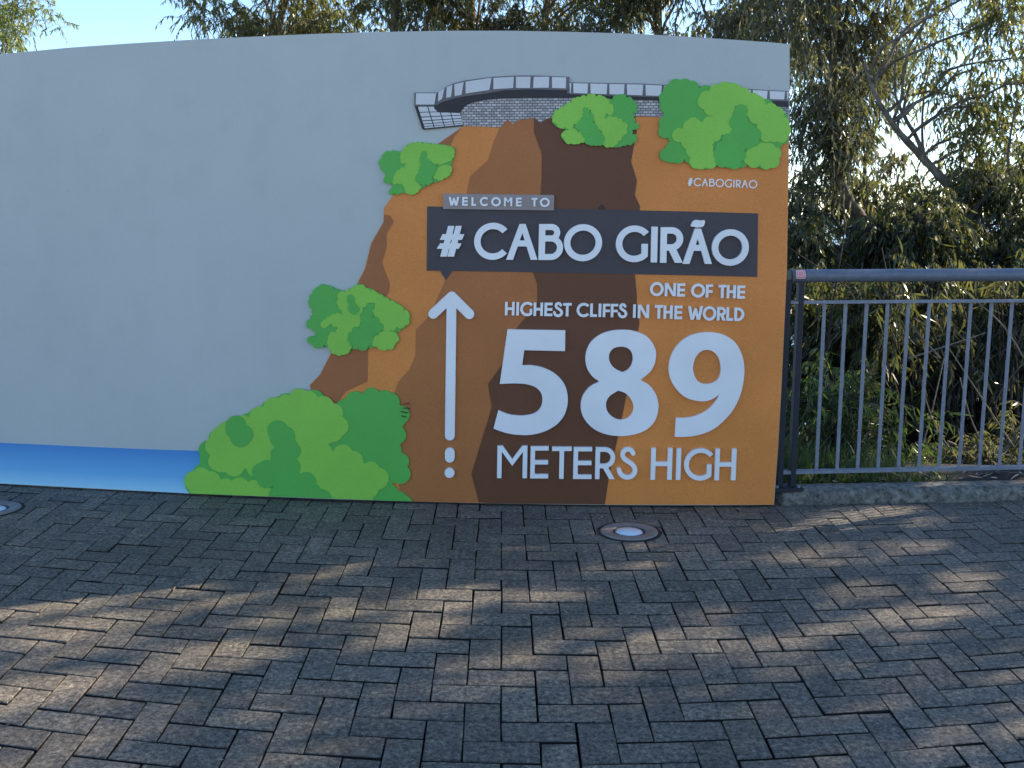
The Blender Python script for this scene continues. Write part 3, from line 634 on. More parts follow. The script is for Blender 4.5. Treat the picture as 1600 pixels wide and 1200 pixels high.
shrub((470, 435), 8, [(145, 160), (230, 90), (330, 85), (460, 140), (500, 165), (620, 130), (700, 85), (760, 75), (900, 150), (1030, 220), (1150, 285), (1270, 360), (1345, 430), (1360, 480), (1345, 570), (1300, 610), (1190, 685), (1220, 720), (1225, 760), (1180, 800), (1170, 860), (1080, 890), (1000, 890), (940, 860), (850, 870), (800, 890), (720, 885), (630, 875), (590, 930), (480, 960), (390, 930), (340, 850), (270, 860), (200, 880), (150, 830), (90, 800), (95, 755), (150, 730), (190, 660), (100, 630), (70, 560), (110, 490), (150, 440), (110, 340), (90, 250), (120, 210)],
      [[(470, 220), (480, 180), (620, 130), (700, 85), (760, 75), (810, 120), (900, 150), (1030, 220), (1150, 285), (1270, 360), (1345, 430), (1350, 560), (1290, 600), (1170, 640), (1030, 640), (1020, 580), (960, 540), (960, 490), (900, 450), (885, 380), (905, 310), (820, 350), (775, 390), (740, 470), (755, 560), (700, 610), (650, 640), (640, 690), (590, 700), (590, 760), (620, 800), (630, 880), (590, 930), (480, 960), (390, 930), (340, 850), (335, 780), (380, 680), (450, 650), (390, 590), (280, 600), (250, 585), (300, 520), (400, 450), (520, 430), (460, 340)],
       [(930, 720), (1000, 670), (1100, 650), (1160, 680), (1220, 720), (1220, 770), (1170, 830), (1160, 870), (1070, 890), (1000, 890), (950, 850), (880, 820), (890, 780)]],
      [[(905, 305), (890, 370), (900, 450), (960, 500), (970, 550), (1020, 590), (1025, 640), (950, 690), (880, 790), (870, 850), (800, 890), (720, 885), (640, 850), (590, 760), (590, 700), (645, 680), (650, 620), (720, 600), (755, 550), (740, 480), (780, 400), (850, 330)],
       [(610, 210), (580, 250), (600, 320), (590, 380), (620, 430), (670, 450), (720, 410), (715, 360), (690, 330), (690, 280), (640, 240)]], 9, 0.016)

# boards and lettering
board = relief('title_board', [[(667.5, 322.5), (800, 324.6), (940, 327.4), (1060, 330), (1184.5, 333.4), (1183.2, 432.6), (1060, 429.8), (940, 427.4), (830, 425.4), (706.5, 423.4), (696.5, 437.5), (687.5, 423.2), (666.8, 423)]], 0.0105, 0.0, M['slate'], wall)
title = [('#', 682.5, 725.3, 353, 401), ('C', 740.8, 793.2, 348, 406), ('A', 791.3, 840.6, 349.9, 406), ('B', 841.8, 880, 350, 406.3), ('O', 881.2, 940.8, 350.3, 408.2), ('G', 962.4, 1012.6, 352.3, 409.7), ('I', 1017, 1027.8, 354.2, 410), ('R', 1031.9, 1067.4, 355, 410.6), ('A', 1067.1, 1113, 357.2, 412.4), ('O', 1112.5, 1170.2, 358.2, 415.2)]
tl = line_loops(title, 10.0, 0.45, 0.022)
tl.append(spline(pts((950, 335), 6.667, [(866, 112), (880, 80), (905, 60), (938, 58), (960, 64), (1000, 60), (1010, 72), (1004, 105), (985, 130), (950, 134), (932, 139), (900, 130), (870, 126)]), 4, True))
relief('title_lettering', tl, 0.030, 0.009, M['white'], board)
plate = relief('welcome_plate', [[(692.4, 302.4), (865.9, 304.6), (865.5, 328.8), (692.4, 326.5)]], 0.022, 0.0, M['plate'], wall)
def row(spec, o, k, xa, ya, xb, yb_, h):
    """x-extents in a zoomed crop; cap tops run from (xa,ya) to (xb,yb_) in photo pixels"""
    out = []
    for ch, a, b in spec:
        x0, x1 = o + a / k, o + b / k; t = (((x0 + x1) / 2) - xa) / (xb - xa); yt = ya + (yb_ - ya) * t
        ov = 0.035 * h if ch in 'OCGS' else 0
        out.append((ch, x0, x1, yt - ov, yt + h + ov))
    return out
relief('lettering', line_loops(row([('W', 137, 272), ('E', 313, 387), ('L', 435, 497), ('C', 545, 648), ('O', 695, 822), ('M', 862, 972), ('E', 1020, 1095), ('T', 1225, 1303), ('O', 1335, 1465)], 685, 8.42, 708, 307.6, 835, 309.2, 13.6), 3.05, 0.22, 0.012), 0.030, 0.021, M['white'], plate)
relief('hashtag_lettering', line_loops(row([('#', 165, 258), ('C', 275, 405), ('A', 420, 530), ('B', 550, 650), ('O', 665, 815), ('G', 830, 955), ('I', 985, 1003), ('R', 1030, 1115), ('A', 1130, 1245), ('O', 1258, 1410)], 1060, 11.43, 1101, 279, 1165, 281.5, 12.1), 1.75, 0.16, 0.03), 0.010, 0.005, M['white'], wall)
relief('lettering', line_loops(row([('O', 367, 537), ('N', 550, 690), ('E', 705, 805), ('O', 880, 1055), ('F', 1063, 1152), ('T', 1222, 1320), ('H', 1325, 1440), ('E', 1455, 1555)], 970, 8, 1047, 442.3, 1158, 446.2, 20.5), 4.2, 0.25, 0.03), 0.020, 0.005, M['white'], wall)
hi = row([('H', 72, 192), ('I', 212, 250), ('G', 262, 415), ('H', 430, 548), ('E', 565, 667), ('S', 680, 795), ('T', 797, 905), ('C', 968, 1122), ('L', 1137, 1225), ('I', 1245, 1275), ('F', 1295, 1388), ('F', 1395, 1487), ('S', 1490, 1598)], 780, 8, 790, 471.9, 978, 475.2, 20.9)
hi += row([('I', 152, 190), ('N', 213, 355), ('T', 425, 530), ('H', 535, 650), ('E', 670, 770), ('W', 843, 1025), ('O', 1025, 1195), ('R', 1203, 1315), ('L', 1320, 1405), ('D', 1420, 1545)], 970, 8, 991, 475.7, 1155, 480.7, 21.0)
relief('lettering', line_loops(hi, 4.2, 0.25, 0.03), 0.020, 0.005, M['white'], wall)
mh = [('M', 776.9, 823.8, 696.6, 747.2), ('E', 828.8, 857, 697.5, 747.6), ('T', 862.2, 893, 698.2, 748.2), ('E', 896, 924.8, 698.7, 748.5), ('R', 930.3, 961, 699, 748.7), ('S', 964.8, 996.2, 698.8, 749.4), ('H', 1017.3, 1050.3, 700.2, 749.8), ('I', 1056.8, 1064, 700.8, 750), ('G', 1069.2, 1112, 700.7, 751), ('H', 1117.3, 1150.3, 701.3, 750.6)]
relief('lettering', line_loops(mh, 7.0, 0.35, 0.03, 0.00007), 0.024, 0.005, M['white'], wall)
d5 = spline(pts((765, 500), 6, [(168, 88), (710, 97), (707, 292), (325, 283), (306, 425), (400, 425), (500, 447), (600, 495), (680, 570), (720, 650), (733, 740), (725, 820), (695, 900), (640, 970), (560, 1025), (470, 1060), (370, 1078), (270, 1077), (180, 1065), (100, 1042), (37, 1018), (82, 847), (150, 875), (220, 892), (310, 897), (390, 885), (450, 855), (485, 805), (495, 740), (480, 680), (430, 630), (350, 603), (270, 595), (180, 595), (95, 600)]), 6, True, (0, 1, 2, 3, 4, 20, 21, 34))
d8 = [spline(pts((765, 500), 6, q), 6, True, c) for q, c in (
    ([(1030, 578), (965, 530), (915, 455), (898, 360), (915, 270), (960, 195), (1040, 135), (1130, 103), (1230, 92), (1330, 98), (1420, 125), (1480, 160), (1530, 220), (1558, 290), (1558, 360), (1540, 430), (1500, 490), (1415, 563), (1500, 615), (1555, 690), (1580, 770), (1582, 830), (1565, 910), (1525, 980), (1460, 1035), (1370, 1070), (1280, 1085), (1220, 1088), (1130, 1080), (1030, 1050), (950, 1000), (890, 930), (860, 860), (855, 790), (870, 720), (910, 655), (960, 612)], (0, 17)),
    ([(1230, 250), (1290, 262), (1330, 300), (1343, 360), (1330, 420), (1295, 465), (1247, 490), (1190, 465), (1145, 425), (1120, 370), (1125, 310), (1165, 265)], (6,)),
    ([(1205, 662), (1270, 685), (1320, 735), (1348, 800), (1340, 865), (1300, 915), (1240, 935), (1180, 925), (1125, 885), (1095, 830), (1095, 765), (1130, 710)], (0,)))]
d9 = [spline(pts((960, 500), 6, q), 6, True, c) for q, c in (
    ([(985, 695), (940, 730), (870, 758), (790, 760), (700, 740), (620, 690), (555, 610), (520, 530), (510, 440), (530, 340), (580, 250), (650, 180), (740, 135), (850, 115), (960, 122), (1060, 155), (1140, 220), (1190, 310), (1215, 410), (1218, 510), (1200, 630), (1170, 730), (1115, 840), (1040, 930), (950, 1010), (850, 1060), (740, 1088), (650, 1096), (568, 1095), (577, 918), (650, 918), (740, 905), (830, 870), (900, 820), (950, 760)], (0, 28, 29)),
    ([(870, 280), (930, 300), (975, 350), (995, 420), (998, 480), (975, 550), (930, 585), (870, 600), (810, 590), (765, 550), (740, 480), (740, 420), (765, 345), (810, 297)], ()))]
for dg in ([d5], d8, d9): relief('digit', dg, 0.024, 0.005, M['white'], wall)
scar = contours(lambda X, Y: np.hypot(X - 940, (Y - 324.5) * 1.1) - 4.6 - 0.9 * np.sin(3 * np.arctan2(Y - 324, X - 940)), 930, 315, 950, 334, 0.3)
relief('paint_scar', scar, 0.0116, 0.009, M['scar'], wall)
relief('scratch_marks', [[(x0, y0), (x1, y1), (x1, y1 + .9), (x0, y0 + 1.1)] for x0, y0, x1, y1 in ((630, 631.5, 640, 629.5), (629, 637.2, 641, 638), (626, 642.5, 637, 645), (627, 649.5, 635, 651))], 0.0235, 0.016, M['scar'], wall)
arrow_f = lambda X, Y: np.minimum.reduce([f_seg(X, Y, (705.8, 463.4), (677, 490.3), 15.4), f_seg(X, Y, (705.8, 463.4), (733.3, 490.9), 15.4), f_seg(X, Y, (705.6, 463.4), (702.8, 680.6), 15.2)])
arrow = contours(arrow_f, 660, 448, 750, 696, 0.6) + contours(lambda X, Y: f_seg(X, Y, (702.8, 707.3), (702.7, 715.3), 15.0), 690, 694, 716, 728, 0.5) + contours(lambda X, Y: np.hypot(X - 702.3, Y - 739) - 7.7, 690, 727, 716, 751, 0.5)
relief('arrow', arrow, 0.024, 0.005, M['white'], wall)

# ---------------------------------------------------------------- tubes, railing
def tube(path, rad, sides=8, caps=True):
    P = np.asarray(path, float); n = len(P); rad = np.broadcast_to(np.asarray(rad, float), (n,)); T = np.gradient(P, axis=0); T /= np.linalg.norm(T, axis=1, keepdims=True) + 1e-12
    up = np.array([0, 0, 1.0]) if abs(T[0, 2]) < .9 else np.array([1.0, 0, 0]); V = []
    for p, t, r in zip(P, T, rad):
        a = np.cross(t, up); a /= np.linalg.norm(a) + 1e-12; b = np.cross(a, t); up = b
        for k in range(sides):
            q = 2 * math.pi * k / sides; V.append(p + r * (math.cos(q) * a + math.sin(q) * b))
    F = [(i * sides + k, i * sides + (k + 1) % sides, (i + 1) * sides + (k + 1) % sides, (i + 1) * sides + k) for i in range(n - 1) for k in range(sides)]
    if caps: F += [tuple(range(sides))[::-1], tuple((n - 1) * sides + k for k in range(sides))]
    return np.array(V), F
def join(parts):
    V, F, o = [], [], 0
    for v, f in parts: V.append(v); F += [tuple(i + o for i in q) for q in f]; o += len(v)
    return np.concatenate(V), F
def box(c, ax, ay, sx, sy, z0, z1, bev=0.0015):
    """upright bar: plan axes ax, ay; bevelled vertical edges"""
    c = np.asarray(c, float); V = []
    pl = [(-sx + bev, -sy), (sx - bev, -sy), (sx, -sy + bev), (sx, sy - bev), (sx - bev, sy), (-sx + bev, sy), (-sx, sy - bev), (-sx, -sy + bev)]
    for z in (z0, z1):
        for a, b in pl: V.append((c[0] + ax[0] * a + ay[0] * b, c[1] + ax[1] * a + ay[1] * b, z))
    F = [(k, (k + 1) % 8, 8 + (k + 1) % 8, 8 + k) for k in range(8)] + [tuple(range(8))[::-1], tuple(range(8, 16))]
    return np.array(V), F
def build_railing():
    kz = 0.072
    A = on_z(1237, 762.5, kz); B = on_z(1600, 754.5, kz); a2, b2 = A[:2], B[:2]; d = (b2 - a2) / np.hypot(*(b2 - a2)); nrm = np.array([-d[1], d[0]])
    def along(px, py):                   # ray meets the railing's vertical plane -> (distance along, z)
        r = ray(px, py); lam = (a2 @ nrm) / (r[:2] @ nrm); p = r * lam; return float((p[:2] - a2) @ d), CAM_H + p[2]
    P3 = lambda w, z, off=0.0: (a2[0] + d[0] * w + nrm[0] * off, a2[1] + d[1] * w + nrm[1] * off, z)
    zh = np.mean([along(1250, 421.8)[1], along(1420, 430)[1], along(1595, 438.4)[1]])
    zm = np.mean([along(1250, 464)[1], along(1420, 471)[1], along(1595, 478)[1]])
    zb = np.mean([along(1250, 734.5)[1], along(1420, 734)[1], along(1595, 731.5)[1]])
    wl = along(1235, 421)[0]; w0 = along(1224, 600)[0]; w1 = along(1244, 600)[0]
    bars_px = [1277.5, 1313, 1347.5, 1381.5, 1414.5, 1446.7, 1478.8, 1510, 1540.5, 1570.3, 1598]
    bw = [along(x, 600)[0] for x in bars_px]; st = np.polyfit(np.arange(11), bw, 1); bw = [st[1] + st[0] * i for i in range(11)]
    period = bw[-1] + st[0] * 1.25 - w0; NP = 3
    r0 = empty('railing', P3(w0, kz)); tag(r0, 'grey blue tubular railing with upright bars along the kerb', 'railing')
    end = w0 + period * NP + 0.1
    v, f = tube([P3(w, zh) for w in np.linspace(wl, end, 40)], 0.031, 20); hr = mesh_obj('handrail', v, f, M['rail'], r0, smooth=True, origin=P3(wl, zh))
    for p in hr.data.polygons: p.use_smooth = len(p.vertices) == 4
    vc, fc = tube([P3(wl - 0.004, zh), P3(wl + 0.002, zh)], 0.0318, 20); mesh_obj('end_cap', vc, fc, M['post'], hr, origin=P3(wl, zh))
    for z, nm, h in ((zm, 'mid_rail', 0.0065), (zb, 'bottom_rail', 0.0075)):
        v, f = join([box(P3((w0 + end) / 2, 0), d, nrm, (end - w0) / 2, 0.019, z - h, z + h)]); mesh_obj(nm, v, f, M['bar'], r0, origin=P3((w0 + end) / 2, z))
    for k in range(NP + 1):
        o = k * period
        for w in (w0, w1):
            v, f = box(P3(w + o, 0), d, nrm, 0.0135, 0.02, kz, zh - 0.02); mesh_obj('post', v, f, M['post'], r0, origin=P3(w + o, kz))
        v, f = box(P3((w0 + w1) / 2 + o, 0), d, nrm, 0.075, 0.055, kz - 0.004, kz + 0.012); bp = mesh_obj('base_plate', v, f, M['post'], r0, origin=P3((w0 + w1) / 2 + o, kz))
        for sx in (-.055, .055):
            c = P3((w0 + w1) / 2 + o + sx, kz, -0.035); v, f = tube([(c[0], c[1], kz + .012), (c[0], c[1], kz + .024)], 0.009, 6)
            mesh_obj('bolt', v, f, M['bar'], bp, origin=(c[0], c[1], kz + .012))
        if k < NP:
            for w in bw:
                if w + o > end: continue
                v, f = box(P3(w + o, 0), d, nrm, 0.0085, 0.0032, zb, zm - 0.004); 
                lean = np.zeros(len(v)); v = v + np.c_[lean, lean, lean]
                mesh_obj('bar', v, f, M['bar'], r0, origin=P3(w + o, zb))
    # sticker wrapped on the handrail
    ws, zs_ = along(1248.4, 419)[0], zh; r = 0.0316
    st_o = empty('camera_sticker', P3(ws, zh + .03)); tag(st_o, 'small pink square sticker with camera icon on the end of the handrail', 'sticker')
    def patch(name, fn, rr, mat, x0=-.0225, x1=.0225):
        V, F = [], []; n = 22
        hs = (x1 - x0)
        for i in range(n + 1):
            for j in range(n + 1):
                u = x0 + hs * i / n; v_ = x0 + hs * j / n; ang = R(64) - v_ / r * 0.9
                ang = R(18) + v_ / r
                V.append(P3(ws + u, zs_ + rr * math.sin(ang), -rr * math.cos(ang)))
        for i in range(n):
            for j in range(n):
                u = x0 + hs * (i + .5) / n; v_ = x0 + hs * (j + .5) / n
                if fn(u, v_): a = i * (n + 1) + j; F.append((a, a + n + 1, a + n + 2, a + 1))
        mesh_obj(name, V, F, mat, st_o, origin=P3(ws, zs_ + r))
    rs = lambda u, v, h, c: math.hypot(max(abs(u) - h + c, 0), max(abs(v) - h + c, 0)) - c
    patch('backing', lambda u, v: rs(u, v, .0225, .007) < 0, r + .0006, M['palepink'])
    patch('icon', lambda u, v: rs(u, v, .0185, .006) < 0 and not (rs(u, v, .0135, .005) < 0 and rs(u, v, .0105, .004) > 0) and not (.0035 < math.hypot(u, v) < .0065), r + .0012, M['pink'])
build_railing()

# ---------------------------------------------------------------- ground lights
def lathe(prof, c, n=56):
    V = [(c[0] + r * math.cos(2 * math.pi * k / n), c[1] + r * math.sin(2 * math.pi * k / n), c[2] + z) for r, z in prof for k in range(n)]
    F = [(i * n + k, i * n + (k + 1) % n, (i + 1) * n + (k + 1) % n, (i + 1) * n + k) for i in range(len(prof) - 1) for k in range(n)]
    if prof[-1][0] < 0.02: F.append(tuple((len(prof) - 1) * n + k for k in range(n)))
    return np.array(V), F
def uplight(px, py, label):
    c = on_z(px, py, 0.0); t = empty('ground_light', c); tag(t, label, 'ground light', 'round lights sunk in the paving before the wall')
    v, f = lathe([(0.146, -0.02), (0.146, 0.0025), (0.128, 0.003)], c); mesh_obj('collar', v, f, M['joint'], t, origin=c)
    v, f = lathe([(0.129, -0.02), (0.129, 0.004), (0.126, 0.0075), (0.120, 0.0085), (0.078, 0.0065), (0.074, 0.003), (0.072, -0.01)], c); mesh_obj('ring', v, f, M['ring'], t, smooth=True, origin=c)
    v, f = lathe([(0.0725, -0.004), (0.0725, 0.0045), (0.0640, 0.0035), (0.0635, -0.004)], c); mesh_obj('gasket', v, f, M['gasket'], t, smooth=True, origin=c)
    v, f = lathe([(0.0638, -0.002), (0.060, 0.004), (0.050, 0.009), (0.036, 0.013), (0.018, 0.0155), (0.004, 0.016)], c); mesh_obj('lens', v, f, M['lens'], t, smooth=True, origin=c)
uplight(983, 831.5, 'round ground light with lens coloured as reflected sky below the big number nine')
uplight(-12, 796.5, 'round ground light below the painted blue sea, cut by the picture edge')

# ---------------------------------------------------------------- vegetation
def leaves_mesh(P, D, Wd, L, Wi, bend):
    """sickle leaves: 8 vertices, 3 quads each"""
    n = len(P); ts = np.array([0.0, 0.3, 0.68, 1.0]); wp = np.array([0.12, 1.0, 0.72, 0.06])
    Nn = np.cross(D, Wd); Nn /= np.linalg.norm(Nn, axis=1, keepdims=True) + 1e-9
    V = np.empty((n, 8, 3))
    for i, (t, w) in enumerate(zip(ts, wp)):
        c = P + D * (L * t)[:, None] + Wd * (L * bend[:, 0] * t * t)[:, None] + Nn * (L * bend[:, 1] * t * t)[:, None]
        V[:, 2 * i] = c - Wd * (Wi * w / 2)[:, None]; V[:, 2 * i + 1] = c + Wd * (Wi * w / 2)[:, None]
    q = np.array([[0, 1, 3, 2], [2, 3, 5, 4], [4, 5, 7, 6]])
    Fc = (np.arange(n)[:, None, None] * 8 + q[None]).reshape(-1, 4)
    return V.reshape(-1, 3), Fc
def fast_mesh(name, V, Fq, mat, parent, origin):
    me = bpy.data.meshes.new(name); V = V - np.asarray(origin)
    me.vertices.add(len(V)); me.vertices.foreach_set('co', V.astype('f').ravel())
    me.loops.add(Fq.size); me.loops.foreach_set('vertex_index', Fq.astype('i').ravel())
    k = Fq.shape[1]; me.polygons.add(len(Fq)); me.polygons.foreach_set('loop_start', np.arange(0, Fq.size, k, dtype='i'))
    me.materials.append(mat); me.update(calc_edges=True); me.polygons.foreach_set('use_smooth', np.ones(len(Fq), bool))
    o = bpy.data.objects.new(name, me); COL.objects.link(o)
    if parent is not None:
        o.parent = parent; o.location = Vector(origin) - parent.location
    else: o.location = origin
    return o
def unit(v): return v / (np.linalg.norm(v, axis=-1, keepdims=True) + 1e-9)
def clumps(blobs, k=5):
    out = []
    for c, r, n in blobs:
        r = np.asarray(r, float)
        for _ in range(k):
            u = rng.normal(size=3); u = u / np.linalg.norm(u) * rng.uniform(.25, .85)
            out.append((np.asarray(c) + u * r, r * rng.uniform(.32, .55), n / k * rng.uniform(.6, 1.4)))
    return out
# openings cut into the crowns to shape sun patches on the paving: (ground point, radius)
GAPS = [(on_z(x, y), r) for x, y, r in [(1300, 812, .15), (1380, 806, .13), (1225, 822, .12), (1445, 814, .09), (1330, 864, .13), (1262, 868, .09), (1420, 852, .09), (1190, 822, .06), (60, 955, .12), (335, 1028, .11), (300, 1040, .06), (490, 905, .07), (645, 985, .10), (600, 1000, .05), (700, 938, .10), (850, 935, .07), (905, 930, .05), (1070, 1010, .13), (985, 1035, .09), (1190, 1015, .10),
        (1345, 922, .09), (1425, 962, .10), (1290, 985, .07), (40, 1080, .10), (1120, 960, .06), (1500, 905, .08), (820, 1040, .06), (540, 960, .06), (1260, 1050, .07), (120, 1000, .08), (930, 985, .05)]]
def lit_gap(Q):
    m = np.zeros(len(Q), bool); sd = np.array(sdir)
    for p, r in GAPS:
        v = Q - p; a = v @ sd; d = np.linalg.norm(v - a[:, None] * sd, axis=1); m |= (d < r * 1.25) & (a > 2)
    for p, r in THIN:                      # leaves thinned out to let extra sun onto the foreground paving
        v = Q - p; a = v @ sd; d = np.linalg.norm(v - a[:, None] * sd, axis=1); m |= (d < r) & (a > 2) & (rng.random(len(Q)) < .30)
    return m
THIN = [(on_z(x, y), r) for x, y, r in [(300, 1130, .45), (640, 1150, .45), (960, 1150, .45), (1250, 1130, .45), (1520, 1110, .45), (60, 1120, .3), (900, 990, .3), (1420, 980, .3)]]
def twig_cloud(blobs, leaf_len, leaf_wid, droop, per=13, twig=0.42):
    """blobs: (centre, radii, twigs). Twigs start in the blob, arch outwards and hang; leaves sit along them"""
    LP, LD, LW, LL, LWi, LB, sticks = [], [], [], [], [], [], []
    for c, r, n in blobs:
        n = int(n)
        if n < 1: continue
        u = unit(rng.normal(size=(n, 3))); rad = rng.uniform(0.15, 1, (n, 1)) ** 0.5
        s = np.asarray(c) + u * rad * np.asarray(r)
        out = unit(u + rng.normal(0, .55, (n, 3)) + np.array([0, 0, 0.25])); tl = twig * rng.uniform(.6, 1.35, n)
        hang = np.array([0, 0, -1.0]); K = per
        t = (np.arange(K) + .5) / K
        path = s[:, None] + out[:, None] * (tl[:, None] * t)[..., None] + hang * (droop * tl[:, None] * t ** 2)[..., None]
        base = path.reshape(-1, 3); m = n * K
        od = np.repeat(out, K, 0)
        D = unit(od * 0.40 + hang * (0.55 + droop * .95) + rng.normal(0, .40, (m, 3)))
        Wv = unit(np.cross(D, rng.normal(size=(m, 3))))
        LP.append(base); LD.append(D); LW.append(Wv); LL.append(leaf_len * rng.uniform(.45, 1.4, m)); LWi.append(leaf_wid * rng.uniform(.75, 1.3, m)); LB.append(rng.normal(0, .22, (m, 2)))
        st = s - out * 0.12; p3 = np.stack([st, s + out * (tl * .5)[:, None] + hang * (droop * tl * .25)[:, None], s + out * tl[:, None] + hang * (droop * tl)[:, None]], 1)
        sticks.append(p3)
    A = [np.concatenate(q) for q in (LP, LD, LW, LL, LWi, LB)]
    kp = ~lit_gap(A[0] + A[1] * (A[3] * .5)[:, None]); A = [q[kp] for q in A]
    return leaves_mesh(*A), np.concatenate(sticks)
def stick_mesh(p3, r):
    n = len(p3); V = np.empty((n, 3, 3, 3)); ang = np.array([0, 2.094, 4.189])
    d = unit(p3[:, 2] - p3[:, 0]); a = unit(np.cross(d, np.array([0.3, 0.2, 1.0]))); b = np.cross(a, d)
    for i, k in enumerate((1.0, .75, .3)):
        for j, q in enumerate(ang): V[:, i, j] = p3[:, i] + (a * math.cos(q) + b * math.sin(q)) * r * k
    q = np.array([[i * 3 + j, i * 3 + (j + 1) % 3, i * 3 + 3 + (j + 1) % 3, i * 3 + 3 + j] for i in range(2) for j in range(3)])
    return V.reshape(-1, 3), (np.arange(n)[:, None, None] * 9 + q[None]).reshape(-1, 4)
def wiggle(a, b, n, amp):
    a, b = np.asarray(a, float), np.asarray(b, float); t = np.linspace(0, 1, n)[:, None]; P = a + (b - a) * t
    w = np.cumsum(rng.normal(0, amp / math.sqrt(n), (n, 3)), 0); w -= w[0] + (w[-1] - w[0]) * t
    return P + w
def limb_to(pt, trunk, r0, r1, n=9):
    i = int(np.clip(np.argmin(np.abs(trunk[:, 2] - (pt[2] - 0.9 * math.hypot(*(pt[:2] - trunk[len(trunk) // 2, :2])) * .6))), 1, len(trunk) - 2))
    i = int(np.clip(i - abs(rng.normal(0, len(trunk) * .16)), len(trunk) * .3, len(trunk) - 2)); a = trunk[i]; P = wiggle(a, pt, n, 0.10 * np.linalg.norm(pt - a)); P[:, 2] += np.sin(np.linspace(0, math.pi, n)) * 0.1 * np.linalg.norm(pt - a)
    return tube(P, np.linspace(r0, r1, n), 6)
def tree(name, label, cat, trunk_pts, tr, blobs, leafm, barkm, leaf=(0.13, 0.02), droop=0.8, per=13, twig=0.42, group=None, limbs=True, extra=()):
    tp = spline(trunk_pts, 8); base = tp[0]
    t = empty(name, base); tag(t, label, cat, group)
    (V, Fq), st = twig_cloud(clumps(blobs), leaf[0], leaf[1], droop, per, twig)
    fast_mesh('crown', V, Fq, M[leafm], t, base)
    rr = np.linspace(tr[0], tr[1], len(tp)) * (1 + 0.06 * np.sin(np.arange(len(tp)) * 1.3)); rr[0] *= 1.25
    parts = [tube(tp, rr, 10)]
    if limbs:
        for c, r, n in blobs: parts.append(limb_to(np.asarray(c, float), tp, max(tr[1] * .9, .016), 0.010))
    for P, ra, rb in extra: parts.append(tube(spline(P, 6), np.linspace(ra, rb, (len(P) - 1) * 6 + 1), 7))
    v, f = join(parts); v2, f2 = stick_mesh(st, 0.0045)
    f = f + [tuple(int(i) + len(v) for i in q) for q in f2]; v = np.r_[v, v2]
    mesh_obj('trunk', v, f, M[barkm], t, smooth=True, origin=base)
    return t
def P(px, py, y): return at_y(px, py, y)
def auto(px, y, z0, z1, rx, nb, ntw, name, label, leafm, barkm, leaf=(0.10, 0.021), droop=0.75, seed=0, ry=None, lean=0.0, tr=(0.11, 0.03), group='eucalyptus trees beyond the wall and railing', twig=.30):
    """a tree by its place, with crown blobs spread between heights z0 and z1"""
    global rng
    rng = np.random.default_rng(seed + 100)
    x = float(at_y(px, 338, y)[0]); ry = ry or rx * .8; bl = []
    for _ in range(nb):
        q = rng.uniform(-1, 1, 3); q[2] = rng.uniform(0, 1)
        rr = rng.uniform(.5, .8)
        bl.append(((x + q[0] * rx, y + q[1] * ry, z0 + q[2] * (z1 - z0)), (rr * 1.1, rr * 1.1, rr * .75), ntw / nb * rng.uniform(.6, 1.4)))
    tp = [(x - lean, y, -2.2), (x - lean * .6 + rng.normal(0, .1), y, z0 * .4), (x + rng.normal(0, .15), y + .1, z0), (x + lean * .5 + rng.normal(0, .2), y, (z0 + z1) / 2), (x + lean, y, z1)]
    return tree(name, label, 'tree', tp, tr, bl, leafm, barkm, leaf, droop, 13, twig, group)
TREES = True
